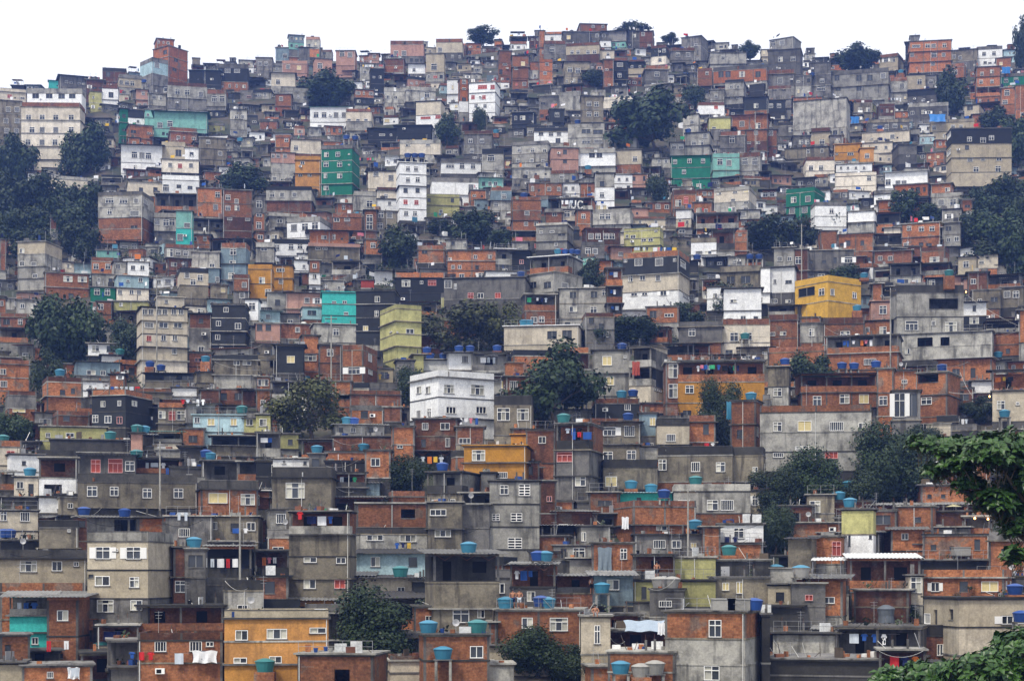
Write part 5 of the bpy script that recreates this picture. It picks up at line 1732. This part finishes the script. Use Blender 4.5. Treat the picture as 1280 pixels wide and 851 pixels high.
# lit lamps
lampm,nt,bs=new_mat('lit_bulb'); bs.inputs['Emission Color'].default_value=(1,.42,.10,1); bs.inputs['Emission Strength'].default_value=5; bs.inputs['Base Color'].default_value=(1,.8,.5,1)
for x,y,l in ((1218.5,647.5,'left of two lit lamps beneath washing at the right edge'),(1235,648.5,'right of two lit lamps beneath washing at the right edge'),(1237,495.5,'lit lamp on the propped brick house at the right'),(1207.5,365,'lit lamp by the corner of the stained grey house')):
    P=at(x,y,-.7); root=empty('wall_lamp',P); b=Buf(); b.lathe([(0,-.13),(.1,-.09),(.13,0),(.08,.1),(.04,.14)],lampm,10); b.obj('bulb',root)
    b=Buf(); b.tube((0,0,.13),(0,.1,.3),.03,M['metal'],5); b.tube((0,.1,.3),(0,.75,.3),.025,M['metal'],5); b.obj('bracket',root); tag(root,l,'lamp','lit lamps')
# poles with wires
def pole(px,pyt,pyb,label):
    S=host(px,pyb,False); D=(S['D']-1.5) if S else depth_of(px,pyb); X=(px-CX)*D/F; zt=(HZ-pyt)*D/F; g=ground(X,D); root=empty('utility_pole',(X,D,g-.3))
    b=Buf(); b.tube((0,0,0),(0,0,zt-g+.3),.13,W['l'],7,.09); b.obj('pole',root); b=Buf(); b.box(-.9,.9,-.06,.06,zt-g-.2,zt-g-.08,M['bark']); b.obj('crossarm',root)
    b=Buf()
    for sx in (-.8,0,.8): b.lathe([(.04,0),(.05,.08),(.03,.16),(0,.17)],M['gpane'],6,(sx,0,zt-g-.08))
    b.obj('insulator',root); tag(root,label,'utility pole','utility poles'); return Vector((X,D,zt-.1))
tops=[pole(200,552,600,'grey utility pole beside the long stained house, lower left'),pole(414,395,440,'utility pole left of the charcoal block'),pole(1113,360,430,'utility pole left of the stained grey house'),pole(944,140,185,'utility pole by the ridge tree at upper right'),pole(860,610,690,'utility pole above the blank grey wall'),pole(1002,280,330,'utility pole beside shrubs at right middle'),pole(196,344,400,'utility pole left of the blue-grey house'),pole(300,640,720,'utility pole right of the tall beige house')]
def cable(a,b_,sag,label,m=None):
    n=14; b=Buf(); pts=[]
    a=Vector(a);b_=Vector(b_)
    for i in range(n+1):
        t=i/n; p=a.lerp(b_,t); p.z-=sag*4*t*(1-t); pts.append(p)
    for p,q in zip(pts,pts[1:]): b.tube(tuple(p-a),tuple(q-a),.03,m or M['pipe'],4)
    o=b.obj('hanging_cable'); o.location=a; tag(o,label,'cable','cables and hoses between houses')
def pw(x,y,D): return ((x-CX)*D/F,D,(HZ-y)*D/F)
CAB0=random.Random(33)
for i in range(40):
    S=CAB0.choice([S for S in hand if 140<S['D']<300 and S['sh']>1.6]); D=S['D']-.6; x0=S['x0']; x1=x0+CAB0.uniform(20,70); y0=S['yt']+CAB0.uniform(-2,12); y1=y0+CAB0.uniform(-14,14)
    b=Buf(); a=Vector(pw(x0,y0,D)); c=Vector(pw(x1,y1,D-CAB0.uniform(0,2))); pts=[]
    for k in range(11): p=a.lerp(c,k/10); p.z-=.5*4*k/10*(1-k/10); pts.append(p-a)
    for p,q in zip(pts,pts[1:]): b.tube(tuple(p),tuple(q),.022,M[('pipe','dark')[i%2]],3)
    o=b.obj('hanging_cable'); o.location=a; tag(o,None,'cable','cables and hoses between houses'); PEND.append((o,['thin %s cable sagging between walls %s'%(('pale','dark')[i%2],rel((x0+x1)/2,(y0+y1)/2))],x0))
dedupe(); PEND.clear()
CAB=[(930,800,1000,815,136,'pale hose sagging below the blue tank at bottom right'),(1186,490,1237,487,196,'white hose sagging beside the propped brick house'),(0,690,20,715,158,'white pipe at the left edge above the stained cream house'),(20,725,105,731,150,'white hose along the foot of the stained cream house'),(27,694,105,695,150,'white hose along the top of the stained cream house'),
 (1210,370,1275,408,238,'cable slanting down right of the stained grey house'),(790,722,806,690,151,'pale pipe curving up beside the grey parapet'),(772,700,806,695,150,'orange-white cable over the brick walls, bottom middle'),(1032,732,1060,755,150,'white cable above the white-sheet shelter'),(170,638,262,652,164,'white pipe sagging over the tall beige house roof'),(420,655,440,640,172,'thin pipe leaning on the stained balcony block'),(1200,465,1216,495,198,'dark cable by the propped brick house')]
for x0,y0,x1,y1,D,l in CAB: cable(pw(x0,y0,D*WS),pw(x1,y1,D*WS),.35,l)
# loose building rubble, planks, pots and blocks lying on the flat roofs
jb=Buf(); r=random.Random(21)
for k,S in enumerate(SP):
    if area.get(k,0)<2 or S['roof'][0]=='S': continue
    for _ in range(int(S['Wd']*(2.2 if S['D']<280 else .9)*r.random())):
        u_=r.uniform(.3,S['Wd']-.3); d_=r.uniform(.2,min(3,S['L']-.4)) if S['L']>1 else .3; P=S['O']+S['u']*u_+S['nb']*d_
        z0=S['roofz']+.164 if S['roof'][0]=='F' else S['roofz']+.064
        jb.mx=Matrix.Translation((P.x,P.y,z0))@Matrix.Rotation(r.uniform(0,3),4,'Z'); jb.tint=r.random(); q=r.random()
        if S['D']>330:
            if q<.45: a_=r.uniform(.3,.8); jb.box(-a_,a_,-.03,.03,r.uniform(.5,.9),r.uniform(1.2,1.7),r.choice(CM+[M['frame'],M['frame'],M['cyan'],M['blue'],W['b']]),'fblrtu')
            elif q<.75: jb.tube((0,0,0),(r.uniform(-.3,.3),0,r.uniform(1.2,2.6)),.05,M['metal'],4)
            else: jb.box(-.5,.5,-.4,.4,0,r.uniform(.5,1.2),W[r.choice('gdlbw')],'fblrt')
            continue
        if q<.3: jb.box(-.2,.2,-.1,.1,0,r.uniform(.15,.6),W['b'],'fblrt')
        elif q<.5: jb.tube((0,0,0),(r.uniform(-1,1),r.uniform(-.4,.4),r.uniform(.3,1.4)),.03,M[r.choice(('pipe','bark','metal'))],4)
        elif q<.65: jb.box(-.35,.35,-.25,.25,0,r.uniform(.2,.5),M[r.choice(('asb','blue','rust','frame'))],'fblrt')
        elif q<.8: jb.lathe([(.14,0),(.2,.35),(.19,.35),(.0,.3)],M[r.choice(('rust','blue','asb','dark'))],7)
        elif q<.9: jb.box(-.5,.5,-.03,.03,0,r.uniform(.4,1.0),M[r.choice(('metal','bark','sheet_w'))],'fblrt')
        else:
            for _ in range(10):
                c_=Vector((r.gauss(0,.2),r.gauss(0,.2),abs(r.gauss(.3,.2)))); jb.quad(tuple(c_+Vector((-.12,0,0))),tuple(c_+Vector((0,.05,-.1))),tuple(c_+Vector((.12,0,0))),tuple(c_+Vector((0,-.05,.12))),LEAF['s'])
jb.mx=None
tag(jb.obj('rooftop_rubble'),'loose blocks, planks, buckets and rubble lying on the flat roofs','rubble',kind='stuff')
def stairway(x0,y0,x1,y1,D,label):
    A=Vector(pw(x0,y0,D)); B_=Vector(pw(x1,y1,D+3)); n=max(6,int(abs(B_.z-A.z)/.18)); rt=empty('stairway',A); b=Buf()
    for i in range(n):
        p=(B_-A)*(i/n); q=(B_-A)*((i+1)/n); xa,xb=sorted((p.x,q.x)); b.box(xa,xb+.002,p.y-.001*i,p.y+1.3,p.z-1.2,q.z-.002*(i%2),W['g'],'fblrt')
    b.obj('steps',rt); b=Buf()
    for i in range(0,n+1,4):
        p=(B_-A)*(i/n); b.tube((p.x,p.y-.03,p.z-.1),(p.x,p.y-.03,p.z+.95),.025,M['metal'],4)
    q=B_-A; b.tube((0,-.03,.95),(q.x,q.y-.03,q.z+.95),.025,M['metal'],4); b.obj('handrail',rt); tag(rt,label,'stairs')
stairway(414,353,456,336,depth_of(430,362),'long concrete outdoor stairway climbing right below the middle trees')
stairway(522,752,538,726,150*WS,'short dark stairway beside the truss-roof house at the bottom')
stairway(368,664,388,650,166*WS,'concrete stairway on top of the stained balcony block')
stairway(888,290,905,272,depth_of(895,300),'small stairway between grey houses at right of the dark gully')
# people
def person(px,py,hpx,pose,cloth,label,hand_=None,face=0):
    S=host(px,py,True) or host(px,py,False); D=(S['D']+(.7 if pose!='sit' else .1)) if S else depth_of(px,py)
    if hand_: D=hand_
    s=F/D; X=(px-CX)/s; z=(HZ-py)/s
    if S and abs(z-S['roofz']-.16)<1.2: z=S['roofz']+.162
    rt=empty('person',(X,D,z),face)
    H=1.7; k={}
    if pose=='sit':
        J=dict(pel=(0,0,.12),ch=(.02,-.02,.45),nk=(.02,-.04,.62),hd=(.02,-.07,.78),ls=(-.18,0,.55),le=(-.3,-.12,.33),lh=(-.2,-.3,.2),rs=(.2,0,.55),re=(.32,-.1,.32),rh=(.2,-.3,.2),
               lk=(-.14,-.42,.3),lf=(-.16,-.5,-.08),lt=(-.16,-.62,-.1),rk=(.14,-.44,.28),rf=(.16,-.52,-.1),rt=(.16,-.64,-.12),lp=(-.1,0,.1),rp=(.1,0,.1))
    else:
        J=dict(pel=(0,0,.93),ch=(0,.0,1.22),nk=(0,0,1.44),hd=(0,-.03,1.6),ls=(-.19,0,1.38),le=(-.27,.02,1.12),lh=(-.24,-.1,.9),rs=(.19,0,1.38),re=(.3,-.04,1.15),rh=(.2,-.22,1.0),
               lk=(-.11,-.02,.5),lf=(-.12,.02,.07),lt=(-.13,-.14,.03),rk=(.12,-.06,.5),rf=(.14,.03,.07),rt=(.15,-.13,.03),lp=(-.09,0,.88),rp=(.09,0,.88))
    rad=dict(pel=.14,ch=.15,nk=.06,hd=.105,ls=.07,le=.045,lh=.035,rs=.07,re=.045,rh=.035,lk=.06,lf=.04,lt=.035,rk=.06,rf=.04,rt=.035,lp=.095,rp=.095)
    E=[('pel','ch'),('ch','nk'),('nk','hd'),('ch','ls'),('ls','le'),('le','lh'),('ch','rs'),('rs','re'),('re','rh'),('pel','lp'),('lp','lk'),('lk','lf'),('lf','lt'),('pel','rp'),('rp','rk'),('rk','rf'),('rf','rt')]
    def skin(name,keys,edges,scale,mat,sub=1):
        ks=[q for q in J if q in keys]; me=bpy.data.meshes.new(name); me.from_pydata([J[q] for q in ks],[(ks.index(a),ks.index(c)) for a,c in edges],[])
        o=bpy.data.objects.new(name,me); col.objects.link(o); md=o.modifiers.new('s','SKIN'); o.modifiers.new('u','SUBSURF').levels=sub; o.modifiers['u'].render_levels=sub
        for i,q in enumerate(ks): o.data.skin_vertices[0].data[i].radius=(rad[q]*scale,rad[q]*scale)
        o.data.skin_vertices[0].data[ks.index('pel') if 'pel' in ks else 0].use_root=True
        dg=bpy.context.evaluated_depsgraph_get(); nm_=bpy.data.meshes.new_from_object(o.evaluated_get(dg)); o.modifiers.clear(); o.data=nm_; nm_.materials.clear(); nm_.materials.append(mat)
        for p_ in nm_.polygons: p_.use_smooth=True
        o.parent=rt; return o
    skin('body',set(J),E,1.0,M['skin'],2)
    skin('shorts',{'pel','lp','rp','lk','rk'},[('pel','lp'),('lp','lk'),('pel','rp'),('rp','rk')],1.22,cloth)
    if pose=='shirt': skin('shirt',{'pel','ch','ls','rs'},[('pel','ch'),('ch','ls'),('ch','rs')],1.18,CM[0])
    b=Buf(); hx,hy,hz=J['hd']; b.lathe([(.125,-.02),(.13,.05),(.1,.12),(0,.155)],M['hair'],10,(hx,hy+.03,hz)); b.obj('hair',rt)
    tag(rt,label,'person','people on the roofs'); return rt
person(649,763,24,'stand',CM[10],'shirtless person in blue shorts standing on the sunbathing roof')
person(641,763,24,'stand',CM[17] if len(CM)>17 else CM[0],'person at the left edge of the sunbathing roof by a tank')
person(744,765,20,'sit',CM[9],'shirtless person in pale blue shorts sitting on a roof edge')
person(821,722,16,'stand',CM[-3],'shirtless person in dark shorts on the grey terrace left of two tanks')
person(740,742,14,'shirt',CM[-3],'person in a white top on the terrace beside the blue-grey shed')
person(805,744,14,'shirt',CM[-3],'person in a pale top in the doorway among plants')
# potted palm plants
for x,y,l in ((1212,735,'spiky palm plant in front of the brick wall, lower right'),(1140,770,'spiky plant right of the big dark tank'),(821,240,'feathery palm above the dark gully, upper middle')):
    P=at(x,y,-.9) if y>300 else Vector(pw(x,y,depth_of(x,y+12))); root=empty('palm_plant',(P.x,P.y,P.z-.8)); b=Buf(); sc_=1 if y>300 else 2.6
    for i in range(34):
        a=R.uniform(0,6.28); ln=R.uniform(.5,.95)*sc_; p=Vector((0,0,.8*sc_ if y<300 else .75)); d=Vector((math.cos(a),math.sin(a),R.uniform(.3,1.2))).normalized(); wv=d.cross(Vector((0,0,1))).normalized()*.045*sc_
        for j in range(4):
            q=p+d*ln/4; b.tint=R.random(); b.quad(tuple(p-wv),tuple(p+wv),tuple(q+wv*.7),tuple(q-wv*.7),LEAF['s']); p=q; d=(d+Vector((0,0,-.35))).normalized()
    b.obj('fronds',root); b=Buf(); b.tube((0,0,-.5),(0,0,.8*sc_),.07*sc_,M['bark'],6); b.obj('stem',root); tag(root,l,'plant')
# ------------------------------------------------------------------ air, sky, light, camera
hz_m=bpy.data.materials.new('haze_air'); hz_m.use_nodes=True; nt=hz_m.node_tree; nt.nodes.clear()
pv=nt.nodes.new('ShaderNodeVolumePrincipled'); out=nt.nodes.new('ShaderNodeOutputMaterial'); nt.links.new(pv.outputs[0],out.inputs['Volume'])
pv.inputs['Color'].default_value=(.22,.38,1.0,1); pv.inputs['Density'].default_value=HAZE_D; pv.inputs['Anisotropy'].default_value=.2
b=Buf(); b.box(-1110,1110,-170,1310,-95,222,M['dark']); hb=b.obj('haze'); hb.data.materials.clear(); hb.data.materials.append(hz_m)
tag(hb,'thin bluish haze in the air over the hillside','haze',kind='stuff')
w=bpy.data.worlds.new('World'); scene.world=w; w.use_nodes=True; nt=w.node_tree; bg=nt.nodes['Background']
sk=nt.nodes.new('ShaderNodeTexSky'); sk.sky_type='NISHITA'; sk.sun_disc=False; SE,SR=math.radians(56),math.radians(212)
sk.sun_elevation=SE; sk.sun_rotation=SR; sk.air_density=1.0; sk.dust_density=3.0
hs=nt.nodes.new('ShaderNodeHueSaturation'); hs.inputs['Saturation'].default_value=.2; nt.links.new(sk.outputs[0],hs.inputs['Color'])
mx=nt.nodes.new('ShaderNodeMix'); mx.data_type='RGBA'; mx.inputs[0].default_value=.6; nt.links.new(hs.outputs[0],mx.inputs[6]); mx.inputs[7].default_value=(15,15.3,16.0,1)   # cloud layer
nt.links.new(mx.outputs[2],bg.inputs['Color']); bg.inputs['Strength'].default_value=.083
sl=bpy.data.lights.new('sun','SUN'); sl.energy=2.3; sl.angle=math.radians(9); sl.color=(1,.93,.82); so=bpy.data.objects.new('sun',sl); col.objects.link(so)
# sun stands behind the camera, a little to the left
az=SR; d=Vector((math.sin(az)*math.cos(SE),math.cos(az)*math.cos(SE),math.sin(SE))); so.rotation_euler=(-d).to_track_quat('-Z','Y').to_euler(); so.location=(0,-40,60)
cd=bpy.data.cameras.new('camera'); cam=bpy.data.objects.new('camera',cd); col.objects.link(cam); scene.camera=cam
cam.location=(0,0,0); cam.rotation_euler=(math.pi/2,0,0); cd.sensor_width=36; cd.lens=F*36/1280; cd.shift_y=(HZ-425.5)/1280; cd.clip_end=5000; cd.clip_start=.5
vs=scene.view_settings; vs.view_transform='Standard'; vs.look='None'; vs.exposure=EXPO; vs.gamma=1; vs.use_curve_mapping=False
scene.cycles.max_bounces=5; scene.cycles.diffuse_bounces=3; scene.cycles.glossy_bounces=2; scene.cycles.volume_bounces=1; scene.cycles.use_denoising=True
